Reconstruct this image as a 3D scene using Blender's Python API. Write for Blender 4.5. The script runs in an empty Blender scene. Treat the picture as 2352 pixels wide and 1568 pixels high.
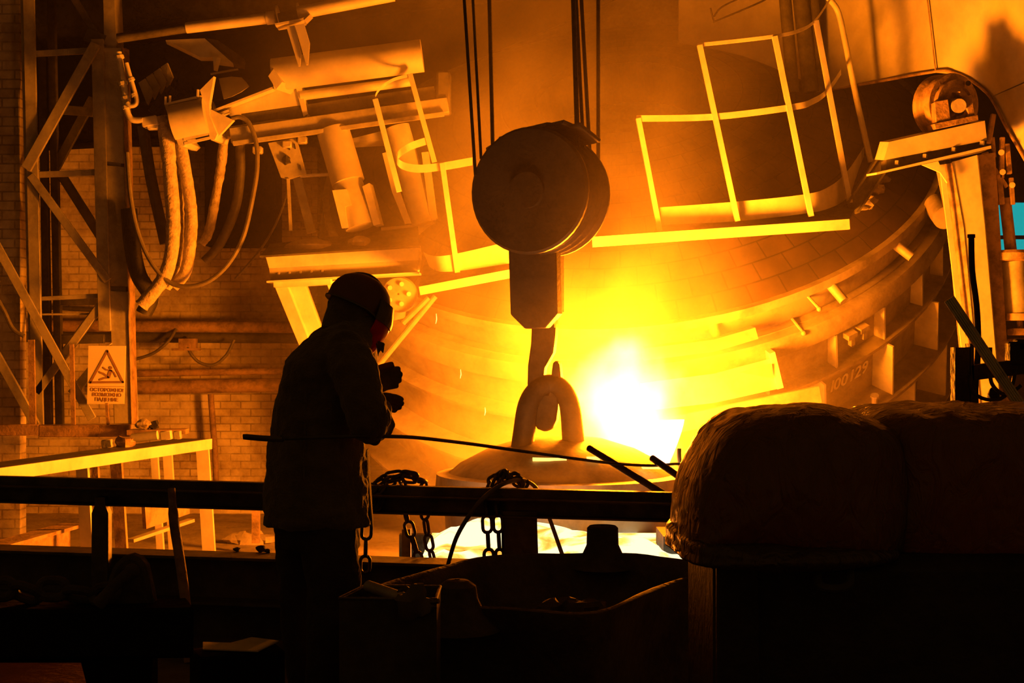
import bpy, bmesh, math, random
from mathutils import Vector, Matrix, Quaternion, noise

# ------------------------------------------------------------------ camera, world, light, exposure
SC = bpy.context.scene
COL = SC.collection
W_, H_ = 2352, 1568
FPX = 3266.67                      # 50 mm on a 36 mm wide film back, in pixels
EYE = 1.5                          # eye height over the worker's deck (deck is z = 0)
cam_d = bpy.data.cameras.new('camera'); cam = bpy.data.objects.new('camera', cam_d); COL.objects.link(cam)
cam.location = (0, 0, EYE); cam.rotation_euler = (math.pi/2, 0, 0)
cam_d.lens = 50; cam_d.sensor_width = 36; cam_d.clip_start = 0.05; cam_d.clip_end = 200
SC.camera = cam
vs = SC.view_settings
SC.display_settings.display_device = 'sRGB'
vs.view_transform = 'Standard'; vs.look = 'None'; vs.gamma = 1.0; vs.use_curve_mapping = False
vs.exposure = 0.0
SC.cycles.use_denoising = True
SC.cycles.max_bounces = 5; SC.cycles.diffuse_bounces = 3; SC.cycles.glossy_bounces = 3
SC.cycles.volume_bounces = 0; SC.cycles.transparent_max_bounces = 12
SC.cycles.volume_step_rate = 1.0
SC.cycles.sample_clamp_indirect = 6.0
SC.cycles.use_light_tree = True
SC.cycles.use_adaptive_sampling = True; SC.cycles.adaptive_threshold = 0.03; SC.cycles.adaptive_min_samples = 12

HOT = (1.0, 0.205, 0.003)             # the colour molten steel throws on everything
HAZE_D = 1.0
world = bpy.data.worlds.new('world'); SC.world = world; world.use_nodes = True
wb = world.node_tree.nodes['Background']; wb.inputs[0].default_value = (1.0, 0.40, 0.06, 1); wb.inputs[1].default_value = 0.045

def P(px, py, d):
    """point at distance d (along +Y) seen at photograph pixel px, py"""
    return Vector(((px-1176)/FPX*d, d, EYE-(py-784)/FPX*d))

def lamp(name, loc, power, radius, col=HOT):
    l = bpy.data.lights.new(name, 'POINT'); l.energy = power; l.color = col; l.shadow_soft_size = radius
    o = bpy.data.objects.new(name, l); o.location = loc; COL.objects.link(o); return o
# the fire over the tapped steel and the flames over the slag runner are the only lamps of the hall; the world adds an unseen fill
lamp('tapping_flame_light', P(1440, 885, 12.55), 5000, 0.38)
lamp('slag_flame_light', P(1180, 1195, 9.6), 90, 0.20)

# ------------------------------------------------------------------ mesh helpers
def perp(d, up=Vector((0, 0, 1))):
    d = d.normalized()
    u = up - d*up.dot(d)
    if u.length < 1e-4:
        u = Vector((1, 0, 0)) - d*d.x
    u.normalize(); return d.cross(u).normalized(), u      # side, up

class MB:
    def __init__(s): s.v = []; s.f = []
    def add(s, vs, fs):
        n = len(s.v); s.v += [Vector(v) for v in vs]; s.f += [tuple(i+n for i in f) for f in fs]; return s
    def box(s, c, size, R=None):
        c = Vector(c); h = Vector(size)/2; vs = []
        for x in (-1, 1):
            for y in (-1, 1):
                for z in (-1, 1):
                    p = Vector((x*h.x, y*h.y, z*h.z)); vs.append(c+(R @ p if R else p))
        return s.add(vs, [(0,1,3,2),(4,6,7,5),(0,4,5,1),(2,3,7,6),(0,2,6,4),(1,5,7,3)])
    def prism(s, pts, ext):
        """closed polygon pts extruded by vector ext"""
        pts = [Vector(p) for p in pts]; ext = Vector(ext); n = len(pts)
        return s.add(pts+[p+ext for p in pts], [tuple(range(n))[::-1], tuple(range(n, 2*n))]+[(i, (i+1) % n, n+(i+1) % n, n+i) for i in range(n)])
    def sect(s, p0, p1, prof, up=(0, 0, 1)):
        """profile (side, up pairs) extruded from p0 to p1"""
        p0 = Vector(p0); p1 = Vector(p1); sd, u = perp(p1-p0, Vector(up))
        return s.prism([p0+sd*a+u*b for a, b in prof], p1-p0)
    def bar(s, p0, p1, w, h, up=(0, 0, 1)):
        return s.sect(p0, p1, [(-w/2,-h/2),(w/2,-h/2),(w/2,h/2),(-w/2,h/2)], up)
    def angle(s, p0, p1, w, h, t, up=(0, 0, 1), sx=1, sy=1):
        return s.sect(p0, p1, [(0,0),(sx*w,0),(sx*w,sy*t),(sx*t,sy*t),(sx*t,sy*h),(0,sy*h)], up)
    def ibeam(s, p0, p1, w, h, t, up=(0, 0, 1)):
        a, b = w/2, h/2; q = t/2
        return s.sect(p0, p1, [(-a,-b),(a,-b),(a,-b+t),(q,-b+t),(q,b-t),(a,b-t),(a,b),(-a,b),(-a,b-t),(-q,b-t),(-q,-b+t),(-a,-b+t)], up)
    def channel(s, p0, p1, w, h, t, up=(0, 0, 1), sx=1):
        return s.sect(p0, p1, [(-sx*w/2,-h/2),(sx*w/2,-h/2),(sx*w/2,-h/2+t),(-sx*w/2+sx*t,-h/2+t),(-sx*w/2+sx*t,h/2-t),(sx*w/2,h/2-t),(sx*w/2,h/2),(-sx*w/2,h/2)], up)
    def tube(s, pts, r, n=10, caps=True, closed=False, sy=1.0, up=None):
        pts = [Vector(p) for p in pts]; m = len(pts)
        rs = r if isinstance(r, (list, tuple)) else [r]*m
        T = []
        for i in range(m):
            a = pts[i-1] if (i or closed) else pts[i]; b = pts[(i+1) % m] if (i < m-1 or closed) else pts[i]
            T.append((b-a).normalized())
        sd, u = perp(T[0], Vector(up) if up else Vector((0, 0.12, 1)))
        vs = []
        for i in range(m):
            if i:
                q = T[i-1].rotation_difference(T[i]); sd = q @ sd; u = q @ u
            for k in range(n):
                a = 2*math.pi*k/n
                vs.append(pts[i]+(sd*math.cos(a)+u*math.sin(a)*sy)*rs[i])
        fs = []
        for i in range(m if closed else m-1):
            j = (i+1) % m
            for k in range(n): fs.append((i*n+k, i*n+(k+1) % n, j*n+(k+1) % n, j*n+k))
        if caps and not closed:
            fs.append(tuple(range(n))[::-1]); fs.append(tuple((m-1)*n+k for k in range(n)))
        return s.add(vs, fs)
    def cyl(s, p0, p1, r, n=20, r1=None):
        return s.tube([p0, p1], [r, r if r1 is None else r1], n)
    def pipe(s, p0, p1, r, t, n=24):
        """hollow tube"""
        p0 = Vector(p0); p1 = Vector(p1); sd, u = perp(p1-p0); vs = []; fs = []
        for p, q in ((p0, r), (p1, r), (p1, r-t), (p0, r-t)):
            vs += [p+(sd*math.cos(2*math.pi*k/n)+u*math.sin(2*math.pi*k/n))*q for k in range(n)]
        for i in range(4):
            j = (i+1) % 4
            fs += [(i*n+k, i*n+(k+1) % n, j*n+(k+1) % n, j*n+k) for k in range(n)]
        return s.add(vs, fs)
    def lathe(s, prof, O, A, n=32, a0=0.0, a1=2*math.pi, X=None):
        """profile of (radius, height) about axis A from O; a full or a part turn"""
        O = Vector(O); A = Vector(A).normalized(); sd, u = perp(A, Vector(X) if X else Vector((0, 1, 0.01)))
        full = abs(a1-a0-2*math.pi) < 1e-6; m = n if full else n+1; vs = []
        for r, h in prof:
            for k in range(m):
                a = a0+(a1-a0)*k/n; vs.append(O+A*h+(sd*math.cos(a)+u*math.sin(a))*r)
        fs = []
        for i in range(len(prof)-1):
            for k in range(n):
                k1 = (k+1) % m; fs.append((i*m+k, i*m+k1, (i+1)*m+k1, (i+1)*m+k))
        return s.add(vs, fs)
    def disc(s, O, A, r, t, n=28, hole=0.0, X=None):
        prof = [(hole, 0), (r, 0), (r, t), (hole, t)] + ([(hole, 0)] if hole else [])
        if not hole: prof = [(1e-4, 0), (r, 0), (r, t), (1e-4, t)]
        return s.lathe(prof, O, A, n, X=X)
    def blob(s, c, rad, seed=0, amp=0.25, nu=10, nv=7, R=None, freq=1.3):
        c = Vector(c); rad = Vector(rad) if hasattr(rad, '__len__') else Vector((rad,)*3); vs = []
        for j in range(nv+1):
            th = math.pi*j/nv
            for i in range(nu):
                ph = 2*math.pi*i/nu
                d = Vector((math.sin(th)*math.cos(ph), math.sin(th)*math.sin(ph), math.cos(th)))
                k = 1+amp*noise.noise(d*freq+Vector((seed*7.3, seed*1.7, 0)))*2
                p = Vector((d.x*rad.x, d.y*rad.y, d.z*rad.z))*k
                vs.append(c+(R @ p if R else p))
        fs = []
        for j in range(nv):
            for i in range(nu):
                i1 = (i+1) % nu; fs.append((j*nu+i, (j+1)*nu+i, (j+1)*nu+i1, j*nu+i1))
        return s.add(vs, fs)

def smooth_path(pts, k=6):
    pts = [Vector(p) for p in pts]; out = []
    for i in range(len(pts)-1):
        a = pts[max(i-1, 0)]; b = pts[i]; c = pts[i+1]; d = pts[min(i+2, len(pts)-1)]
        for j in range(k):
            t = j/k
            out.append(0.5*((2*b)+(c-a)*t+(2*a-5*b+4*c-d)*t*t+(3*b-3*c+d-a)*t*t*t))
    out.append(pts[-1]); return out

def mesh_obj(name, mb, mat, parent=None, bevel=0.0, loc=None, smooth=35, clean=True, flat=False):
    me = bpy.data.meshes.new(name)
    if parent is not None: org = parent['_w'] if '_w' in parent else (0, 0, 0); org = Vector(org)
    elif loc is not None: org = Vector(loc)
    else:
        xs = [v.x for v in mb.v]; ys = [v.y for v in mb.v]; zs = [v.z for v in mb.v]
        org = Vector(((min(xs)+max(xs))/2, (min(ys)+max(ys))/2, min(zs)))
    me.from_pydata([v-org for v in mb.v], [], mb.f)
    if clean:
        b = bmesh.new(); b.from_mesh(me); bmesh.ops.remove_doubles(b, verts=b.verts, dist=2e-5)
        bmesh.ops.recalc_face_normals(b, faces=b.faces); b.to_mesh(me); b.free()
    if not flat:
        for p in me.polygons: p.use_smooth = True
        me.set_sharp_from_angle(angle=math.radians(smooth))
    me.materials.append(mat)
    o = bpy.data.objects.new(name, me); COL.objects.link(o)
    if parent is None: o.location = org
    else: o.parent = parent; 
    o['_w'] = tuple(org)
    if bevel:
        m = o.modifiers.new('bevel', 'BEVEL'); m.width = bevel; m.segments = 1; m.limit_method = 'ANGLE'; m.angle_limit = math.radians(40)
    return o

def tag(o, label=None, cat=None, group=None, kind=None):
    if label: o['label'] = label
    if cat: o['category'] = cat
    if group: o['group'] = group
    if kind: o['kind'] = kind
    return o

def thing(name, label, cat, loc, group=None):
    o = bpy.data.objects.new(name, None); o.location = Vector(loc); COL.objects.link(o)
    o.empty_display_size = 0.1; o['_w'] = tuple(loc)
    return tag(o, label, cat, group)

def solo(name, mb, mat, label, cat, group=None, kind=None, **k):
    return tag(mesh_obj(name, mb, mat, None, **k), label, cat, group, kind)

def struct(name, mb, mat, **k):
    return tag(mesh_obj(name, mb, mat, None, **k), kind='structure')

# ------------------------------------------------------------------ materials
def nd(nt, t, **k):
    n = nt.nodes.new(t)
    for a, b in k.items(): setattr(n, a, b)
    return n
def mat_new(name):
    m = bpy.data.materials.new(name); m.use_nodes = True; nt = m.node_tree
    return m, nt, nt.nodes['Principled BSDF']
def ramp(nt, fac, stops):
    r = nd(nt, 'ShaderNodeValToRGB'); el = r.color_ramp.elements
    el[0].position, el[0].color = stops[0][0], (*stops[0][1], 1)
    el[1].position, el[1].color = stops[-1][0], (*stops[-1][1], 1)
    for p, c in stops[1:-1]:
        e = el.new(p); e.color = (*c, 1)
    nt.links.new(fac, r.inputs[0]); return r.outputs[0]
def metal(name, col, rough=0.55, metallic=0.3, dirt=0.5, scale=6, bump=0.15, col2=None, fine=30):
    """painted or scaled steel with dirt patches, from object-space noise"""
    m, nt, p = mat_new(name); tc = nd(nt, 'ShaderNodeTexCoord')
    n1 = nd(nt, 'ShaderNodeTexNoise'); n1.inputs['Scale'].default_value = scale; n1.inputs['Detail'].default_value = 6; n1.inputs['Roughness'].default_value = .65
    nt.links.new(tc.outputs['Object'], n1.inputs['Vector'])
    c2 = col2 or tuple(c*(1-dirt) for c in col)
    nt.links.new(ramp(nt, n1.outputs['Fac'], [(.36, c2), (.58, col)]), p.inputs['Base Color'])
    p.inputs['Metallic'].default_value = metallic
    rr = nd(nt, 'ShaderNodeMapRange'); rr.inputs['To Min'].default_value = min(1, rough+.18); rr.inputs['To Max'].default_value = max(.1, rough-.12)
    nt.links.new(n1.outputs['Fac'], rr.inputs['Value']); nt.links.new(rr.outputs[0], p.inputs['Roughness'])
    if bump:
        n2 = nd(nt, 'ShaderNodeTexNoise'); n2.inputs['Scale'].default_value = fine; n2.inputs['Detail'].default_value = 4
        nt.links.new(tc.outputs['Object'], n2.inputs['Vector'])
        b = nd(nt, 'ShaderNodeBump'); b.inputs['Strength'].default_value = bump; b.inputs['Distance'].default_value = .02
        nt.links.new(n2.outputs['Fac'], b.inputs['Height']); nt.links.new(b.outputs[0], p.inputs['Normal'])
    return m
def glow(name, col, strength):
    m = bpy.data.materials.new(name); m.use_nodes = True; nt = m.node_tree; nt.nodes.clear()
    e = nd(nt, 'ShaderNodeEmission'); e.inputs[0].default_value = (*col, 1); e.inputs[1].default_value = strength
    o = nd(nt, 'ShaderNodeOutputMaterial'); nt.links.new(e.outputs[0], o.inputs[0]); return m

M = {}
M['steel'] = metal('steel_grey', (.42, .40, .38), .5, .2, .35, 4)
M['steel_light'] = metal('steel_pale_paint', (.62, .60, .56), .5, .05, .25, 3, .06)
M['steel_dark'] = metal('steel_dark', (.10, .095, .09), .6, .3, .5, 5)
M['black'] = metal('black_scale', (.035, .033, .032), .6, .3, .5, 8, .3)
M['rust'] = metal('rusty_steel', (.36, .25, .18), .75, .1, .55, 7, .35)
M['rail'] = metal('rail_steel', (.13, .12, .11), .45, .6, .5, 6, .15)
M['chain'] = metal('chain_steel', (.09, .08, .075), .5, .6, .4, 20, .2)
M['hook'] = metal('hook_block_paint', (.09, .075, .065), .6, .2, .5, 3, .2)
M['rope'] = metal('greased_rope', (.03, .028, .026), .6, .2, .3, 30, .3, fine=90)
M['duct'] = metal('duct_plate', (.58, .55, .50), .55, .1, .3, 1.2, .05)
M['furnace'] = metal('furnace_plate', (.34, .30, .27), .6, .15, .5, 2.5, .12)
M['wrap'] = metal('hose_wrap', (.46, .40, .34), .7, .0, .4, 14, .6, fine=40)
M['rubber'] = metal('rubber', (.12, .11, .10), .5, .0, .3, 10, .1)
M['cast'] = metal('cast_iron', (.09, .08, .075), .8, .1, .5, 5, .5)
M['shade'] = metal('shade_black', (.014, .012, .011), .95, 0, .4, 6, .3)  # near-black base colour stands in for shade on these foreground and wall pieces
M['shade'].node_tree.nodes['Principled BSDF'].inputs['Specular IOR Level'].default_value = .05
M['shade'].node_tree.nodes['Principled BSDF'].inputs['Metallic'].default_value = 0
M['skin'] = metal('skin', (.55, .32, .22), .5, .0, .1, 12, .05)
M['bright'] = metal('bright_rod_steel', (.60, .56, .45), .32, .95, .3, 12, .05)
# ------------------------------------------------------------------ smoke, flame
def haze_mat():
    m = bpy.data.materials.new('fume'); m.use_nodes = True; nt = m.node_tree; nt.nodes.clear()
    out = nd(nt, 'ShaderNodeOutputMaterial'); v = nd(nt, 'ShaderNodeVolumePrincipled')
    v.inputs['Color'].default_value = (.95, .82, .60, 1); v.inputs['Anisotropy'].default_value = 0.25
    geo = nd(nt, 'ShaderNodeTexCoord')
    n = nd(nt, 'ShaderNodeTexNoise'); n.inputs['Scale'].default_value = .75; n.inputs['Detail'].default_value = 3; n.inputs['Roughness'].default_value = .6
    nt.links.new(geo.outputs['Object'], n.inputs['Vector'])
    mr = nd(nt, 'ShaderNodeMapRange'); mr.inputs['From Min'].default_value = .40; mr.inputs['From Max'].default_value = .72
    mr.inputs['To Min'].default_value = .18; mr.inputs['To Max'].default_value = 2.6
    nt.links.new(n.outputs['Fac'], mr.inputs['Value'])
    # the fume rises from the ladle and spreads: gaussian about an axis leaning with height
    sep = nd(nt, 'ShaderNodeSeparateXYZ'); nt.links.new(geo.outputs['Object'], sep.inputs[0])
    def mth(op, a, b=None):
        q = nd(nt, 'ShaderNodeMath', operation=op)
        for i, x in enumerate((a, b)):
            if x is None: continue
            if isinstance(x, (int, float)): q.inputs[i].default_value = x
            else: nt.links.new(x, q.inputs[i])
        return q.outputs[0]
    # object origin = ladle mouth; x right, z up
    cx = mth('MULTIPLY', sep.outputs[2], -0.17)                    # leans to the left going up
    dx = mth('SUBTRACT', sep.outputs[0], cx)
    wd = mth('ADD', mth('MULTIPLY', mth('MAXIMUM', sep.outputs[2], 0), .12), 1.32)
    q = mth('DIVIDE', dx, wd)
    g = mth('EXPONENT', mth('MULTIPLY', mth('MULTIPLY', q, q), -1.0))
    yy = mth('DIVIDE', mth('SUBTRACT', sep.outputs[1], 1.3), 2.0); gy = mth('EXPONENT', mth('MULTIPLY', mth('MULTIPLY', yy, yy), -1.0))
    hgt = mth('DIVIDE', 1.0, mth('ADD', 1.0, mth('MULTIPLY', mth('MAXIMUM', sep.outputs[2], 0), .30)))
    g = mth('MULTIPLY', g, hgt)
    g = mth('ADD', mth('MULTIPLY', mth('MULTIPLY', g, gy), mr.outputs[0]), 0.008)
    d = mth('MULTIPLY', g, 0.23*HAZE_D)
    nt.links.new(d, v.inputs['Density']); nt.links.new(v.outputs[0], out.inputs['Volume'])
    return m
o0 = Vector((0.55, 12.2, 0.6))
hz = solo('smoke', MB().box((-.3, 12.6, 3.1), (9.4, 8.2, 8.4)), haze_mat(), 'rolling orange smoke rising from the ladle and filling the hall', 'smoke', kind='stuff', loc=o0, flat=True)

def flame_mat():
    m = bpy.data.materials.new('flame'); m.use_nodes = True; nt = m.node_tree; nt.nodes.clear()
    out = nd(nt, 'ShaderNodeOutputMaterial'); e = nd(nt, 'ShaderNodeEmission')
    geo = nd(nt, 'ShaderNodeTexCoord'); mp = nd(nt, 'ShaderNodeMapping')
    nt.links.new(geo.outputs['Object'], mp.inputs[0])
    n = nd(nt, 'ShaderNodeTexNoise'); n.inputs['Scale'].default_value = 2.2; n.inputs['Detail'].default_value = 4
    nt.links.new(mp.outputs[0], n.inputs['Vector'])
    sep = nd(nt, 'ShaderNodeSeparateXYZ'); nt.links.new(geo.outputs['Object'], sep.inputs[0])
    def mth(op, a, b=None):
        q = nd(nt, 'ShaderNodeMath', operation=op)
        for i, x in enumerate((a, b)):
            if x is None: continue
            if isinstance(x, (int, float)): q.inputs[i].default_value = x
            else: nt.links.new(x, q.inputs[i])
        return q.outputs[0]
    ln = nd(nt, 'ShaderNodeVectorMath', operation='LENGTH')
    sc = nd(nt, 'ShaderNodeVectorMath', operation='MULTIPLY'); sc.inputs[1].default_value = (1.75, 2.0, 1.3)
    nt.links.new(geo.outputs['Object'], sc.inputs[0]); nt.links.new(sc.outputs[0], ln.inputs[0])
    r = mth('ADD', ln.outputs['Value'], mth('MULTIPLY', mth('SUBTRACT', n.outputs['Fac'], .5), 1.3))
    f = mth('MAXIMUM', mth('SUBTRACT', 1.0, r), 0)
    s = mth('MULTIPLY', mth('POWER', f, 1.6), FLAME_S)
    e.inputs[0].default_value = (1, .54, .15, 1); nt.links.new(s, e.inputs[1]); nt.links.new(e.outputs[0], out.inputs['Volume'])
    return m
FLAME_S = 44.0
solo('flame', MB().blob(P(1440, 945, 12.9), (.85, .65, .95), 3, .0, 20, 12), flame_mat(), 'white-hot flame boiling up behind the ladle rim', 'flame', kind='stuff', loc=P(1440, 960, 12.9))

# ------------------------------------------------------------------ brick, floors
def brick_mat():
    m, nt, p = mat_new('whitewashed_brick'); tc = nd(nt, 'ShaderNodeTexCoord')
    mp = nd(nt, 'ShaderNodeMapping'); mp.inputs['Rotation'].default_value = (math.pi/2, 0, 0)
    nt.links.new(tc.outputs['Object'], mp.inputs[0])
    b = nd(nt, 'ShaderNodeTexBrick'); b.inputs['Scale'].default_value = 1.0
    b.inputs['Brick Width'].default_value = .27; b.inputs['Row Height'].default_value = .10; b.inputs['Mortar Size'].default_value = .009
    b.inputs['Color1'].default_value = (.80, .74, .64, 1); b.inputs['Color2'].default_value = (.64, .57, .48, 1); b.inputs['Mortar'].default_value = (.36, .32, .27, 1)
    nt.links.new(mp.outputs[0], b.inputs['Vector'])
    n = nd(nt, 'ShaderNodeTexNoise'); n.inputs['Scale'].default_value = 1.6; n.inputs['Detail'].default_value = 7; n.inputs['Roughness'].default_value = .7
    nt.links.new(tc.outputs['Object'], n.inputs['Vector'])
    c = ramp(nt, n.outputs['Fac'], [(.38, (.42, .36, .30)), (.60, (1, 1, 1))])
    mx = nd(nt, 'ShaderNodeMix', data_type='RGBA', blend_type='MULTIPLY'); mx.inputs[0].default_value = .9
    n3 = nd(nt, 'ShaderNodeTexNoise'); n3.inputs['Scale'].default_value = .9; n3.inputs['Detail'].default_value = 8; n3.inputs['Roughness'].default_value = .75
    nt.links.new(tc.outputs['Object'], n3.inputs['Vector'])
    pm = nd(nt, 'ShaderNodeMix', data_type='RGBA'); nt.links.new(ramp(nt, n3.outputs['Fac'], [(.44, (0, 0, 0)), (.60, (.85, .85, .85))]), pm.inputs[0])
    nt.links.new(b.outputs['Color'], pm.inputs[6]); pm.inputs[7].default_value = (.70, .64, .55, 1)      # thick whitewash, also standing in for haze that hides the courses
    nt.links.new(pm.outputs[2], mx.inputs[6]); nt.links.new(c, mx.inputs[7]); nt.links.new(mx.outputs[2], p.inputs['Base Color'])
    p.inputs['Roughness'].default_value = .9
    h = nd(nt, 'ShaderNodeMath', operation='SUBTRACT'); nt.links.new(n.outputs['Fac'], h.inputs[0]); nt.links.new(b.outputs['Fac'], h.inputs[1])
    bu = nd(nt, 'ShaderNodeBump'); bu.inputs['Strength'].default_value = .5; bu.inputs['Distance'].default_value = .03
    nt.links.new(h.outputs[0], bu.inputs['Height']); nt.links.new(bu.outputs[0], p.inputs['Normal'])
    return m
M['brick'] = brick_mat()
M['sand'] = metal('sandy_floor', (.42, .36, .30), .95, 0, .45, 1.8, .6, fine=14)
M['deck'] = metal('deck_floor', (.12, .11, .10), .8, .1, .5, 3, .4)
M['cladding'] = metal('sooty_cladding', (.06, .055, .05), .9, 0, .5, 1, .1)

PIT = -0.8
struct('floor', MB().box((0, 3.4, -.06), (16, 8.1, .12)), M['deck'])
struct('floor_pit', MB().box((0, 17.0, PIT-.1), (26, 19, .2)), M['sand'])
struct('wall_back', MB().box((-5.65, 19.15, 1.6), (6.1, .3, 5.0)), M['brick'])
struct('wall_left', MB().box((-6.26, 15.3, 2.2), (2.0, .2, 6.4)), M['brick'])        # brick pier at the left edge
struct('wall_far', MB().box((0, 27.1, 5), (34, .2, 14)), M['cladding'])
struct('ceiling', MB().box((0, 17, 11.6), (34, 22, .2)), M['cladding'])

# daylight window far behind at the right: three panes behind one glazing bar
wf = MB()
a, b_ = P(2255, 465, 26.9), P(2480, 655, 26.9)
for x0, x1, z0, z1 in ((a.x-.1, b_.x, a.z, a.z+.1), (a.x-.1, b_.x, b_.z-.1, b_.z), (a.x-.1, a.x, b_.z, a.z), (b_.x, b_.x+.1, b_.z, a.z)):
    wf.box(((x0+x1)/2, 26.9, (z0+z1)/2), (abs(x1-x0), .12, abs(z1-z0)))
zz = P(0, 545, 26.9).z
wf.box(((a.x+b_.x)/2, 26.9, zz), (b_.x-a.x, .1, .07))
wn = struct('window_1', wf, M['steel_dark'])
pane = MB().box(((a.x+b_.x)/2, 26.96, (a.z+b_.z)/2), (b_.x-a.x, .02, a.z-b_.z))
mesh_obj('pane', pane, glow('daylight_glass', (.0, .36, .38), .95), wn)

# wall_side pier of trusses ends; hall column far right for the dark ground behind the hood
def sheet(top, bot, ext):
    """a thick bent plate between two rows of points"""
    mb = MB(); n = len(top); ext = Vector(ext)
    vs = list(top)+list(bot)+[Vector(p)+ext for p in top]+[Vector(p)+ext for p in bot]; fs = []
    for i in range(n-1):
        fs += [(i, i+1, n+i+1, n+i), (2*n+i, 3*n+i, 3*n+i+1, 2*n+i+1), (i, 2*n+i, 2*n+i+1, i+1), (n+i, n+i+1, 3*n+i+1, 3*n+i)]
    fs += [(0, n, 3*n, 2*n), (n-1, 3*n-1, 4*n-1, 2*n-1)]
    return mb.add(vs, fs)

# ------------------------------------------------------------------ furnace (electric arc furnace, tipped towards the ladle)
FT, FR = .612, -.152
fa = Vector((math.sin(FR)*math.cos(FT), -math.sin(FT), math.cos(FT)*math.cos(FR))).normalized()
FC = Vector((1.362, 17.0, 2.247+EYE))
fx = (Vector((1, 0, 0))-fa*fa.x).normalized(); fy = fa.cross(fx).normalized()
FM = Matrix((fx, fy, fa)).transposed()
def f_on(px, py, h):
    """angle and radius, in the furnace's own frame, of a pixel seen on the plane h below the roof ring"""
    d = Vector(((px-1176)/FPX, 1, -(py-784)/FPX)); c = FC-fa*h; e = Vector((0, 0, EYE))
    s = (c-e).dot(fa)/d.dot(fa); q = FM.transposed() @ (e+d*s-c)
    return math.atan2(q.y, q.x), math.hypot(q.x, q.y)
furn = thing('arc_furnace', 'huge tilted round electric arc furnace with brick roof and ribbed shell', 'furnace', FC)
furn.rotation_euler = FM.to_euler(); furn['_w'] = (0, 0, 0)
def fpart(name, mb, mat, label=None, parent=None, **k):
    o = mesh_obj(name, mb, mat, parent or furn, **k)
    if label: o['label'] = label
    return o
Z = Vector((0, 0, 1)); XA = (0, 1, 0.0)
def LT(prof, a0=0, a1=2*math.pi, n=96):
    mb = MB(); full = abs(a1-a0-2*math.pi) < 1e-6; m = n if full else n+1
    vs = [Vector((r*math.cos(a0+(a1-a0)*k/n), r*math.sin(a0+(a1-a0)*k/n), h)) for r, h in prof for k in range(m)]
    fs = [(i*m+k, i*m+(k+1) % m, (i+1)*m+(k+1) % m, (i+1)*m+k) for i in range(len(prof)-1) for k in range(n)]
    return mb.add(vs, fs)
def roof_brick():
    m, nt, p = mat_new('roof_brick'); tc = nd(nt, 'ShaderNodeTexCoord'); sp = nd(nt, 'ShaderNodeSeparateXYZ')
    nt.links.new(tc.outputs['Object'], sp.inputs[0])
    at = nd(nt, 'ShaderNodeMath', operation='ARCTAN2'); nt.links.new(sp.outputs[1], at.inputs[0]); nt.links.new(sp.outputs[0], at.inputs[1])
    mu = nd(nt, 'ShaderNodeMath', operation='MULTIPLY'); mu.inputs[1].default_value = 3.2; nt.links.new(at.outputs[0], mu.inputs[0])
    ln = nd(nt, 'ShaderNodeVectorMath', operation='LENGTH'); cb0 = nd(nt, 'ShaderNodeCombineXYZ')
    nt.links.new(sp.outputs[0], cb0.inputs[0]); nt.links.new(sp.outputs[1], cb0.inputs[1]); nt.links.new(cb0.outputs[0], ln.inputs[0])
    cb = nd(nt, 'ShaderNodeCombineXYZ'); nt.links.new(mu.outputs[0], cb.inputs[0]); nt.links.new(ln.outputs['Value'], cb.inputs[1])
    b = nd(nt, 'ShaderNodeTexBrick'); b.inputs['Scale'].default_value = 1; b.inputs['Brick Width'].default_value = .34; b.inputs['Row Height'].default_value = .20
    b.inputs['Mortar Size'].default_value = .008; b.inputs['Color1'].default_value = (.075, .055, .045, 1); b.inputs['Color2'].default_value = (.055, .04, .032, 1); b.inputs['Mortar'].default_value = (.03, .025, .02, 1)
    nt.links.new(cb.outputs[0], b.inputs['Vector'])
    n = nd(nt, 'ShaderNodeTexNoise'); n.inputs['Scale'].default_value = 2.5; n.inputs['Detail'].default_value = 6; nt.links.new(tc.outputs['Object'], n.inputs['Vector'])
    mx = nd(nt, 'ShaderNodeMix', data_type='RGBA', blend_type='MULTIPLY'); mx.inputs[0].default_value = .7
    nt.links.new(b.outputs['Color'], mx.inputs[6]); nt.links.new(ramp(nt, n.outputs['Fac'], [(.35, (.45, .4, .4)), (.65, (1.2, 1.1, 1))]), mx.inputs[7])
    nt.links.new(mx.outputs[2], p.inputs['Base Color']); p.inputs['Roughness'].default_value = .85
    bu = nd(nt, 'ShaderNodeBump'); bu.inputs['Strength'].default_value = .6; bu.inputs['Distance'].default_value = .03; bu.invert = True
    nt.links.new(b.outputs['Fac'], bu.inputs['Height']); nt.links.new(bu.outputs[0], p.inputs['Normal'])
    return m
M['roof_brick'] = roof_brick()
A0, A1 = math.radians(150), math.radians(400)      # the half turned to the hall (about -90 deg faces the camera)
fpart('shell', LT([(3.66, -.35), (3.66, -4.3), (2.6, -4.9), (.01, -5.0)]), M['furnace'])
fpart('roof', LT([(3.62, .0), (3.45, .10), (2.9, .36), (2.2, .60), (1.5, .74), (1.0, .8), (.95, .2)]), M['roof_brick'], 'dark brick furnace roof')
fpart('roof_ring', LT([(3.58, .02), (3.66, .03), (3.67, -.06), (3.60, -.09), (3.60, -.30), (3.56, -.36), (3.45, -.36)]), M['furnace'])
fpart('broad_flange', LT([(3.55, -.36), (3.76, -.37), (3.79, -.41), (3.80, -.57), (3.76, -.60), (3.62, -.62)]), M['furnace'])
for h, R in ((1.022, 3.84), (1.692, 3.97), (2.45, 4.02)):
    fpart('stiffener_ring', LT([(3.6, -h+.02), (R, -h+.02), (R, -h-.02), (3.6, -h-.02)]), M['furnace'])
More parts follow.
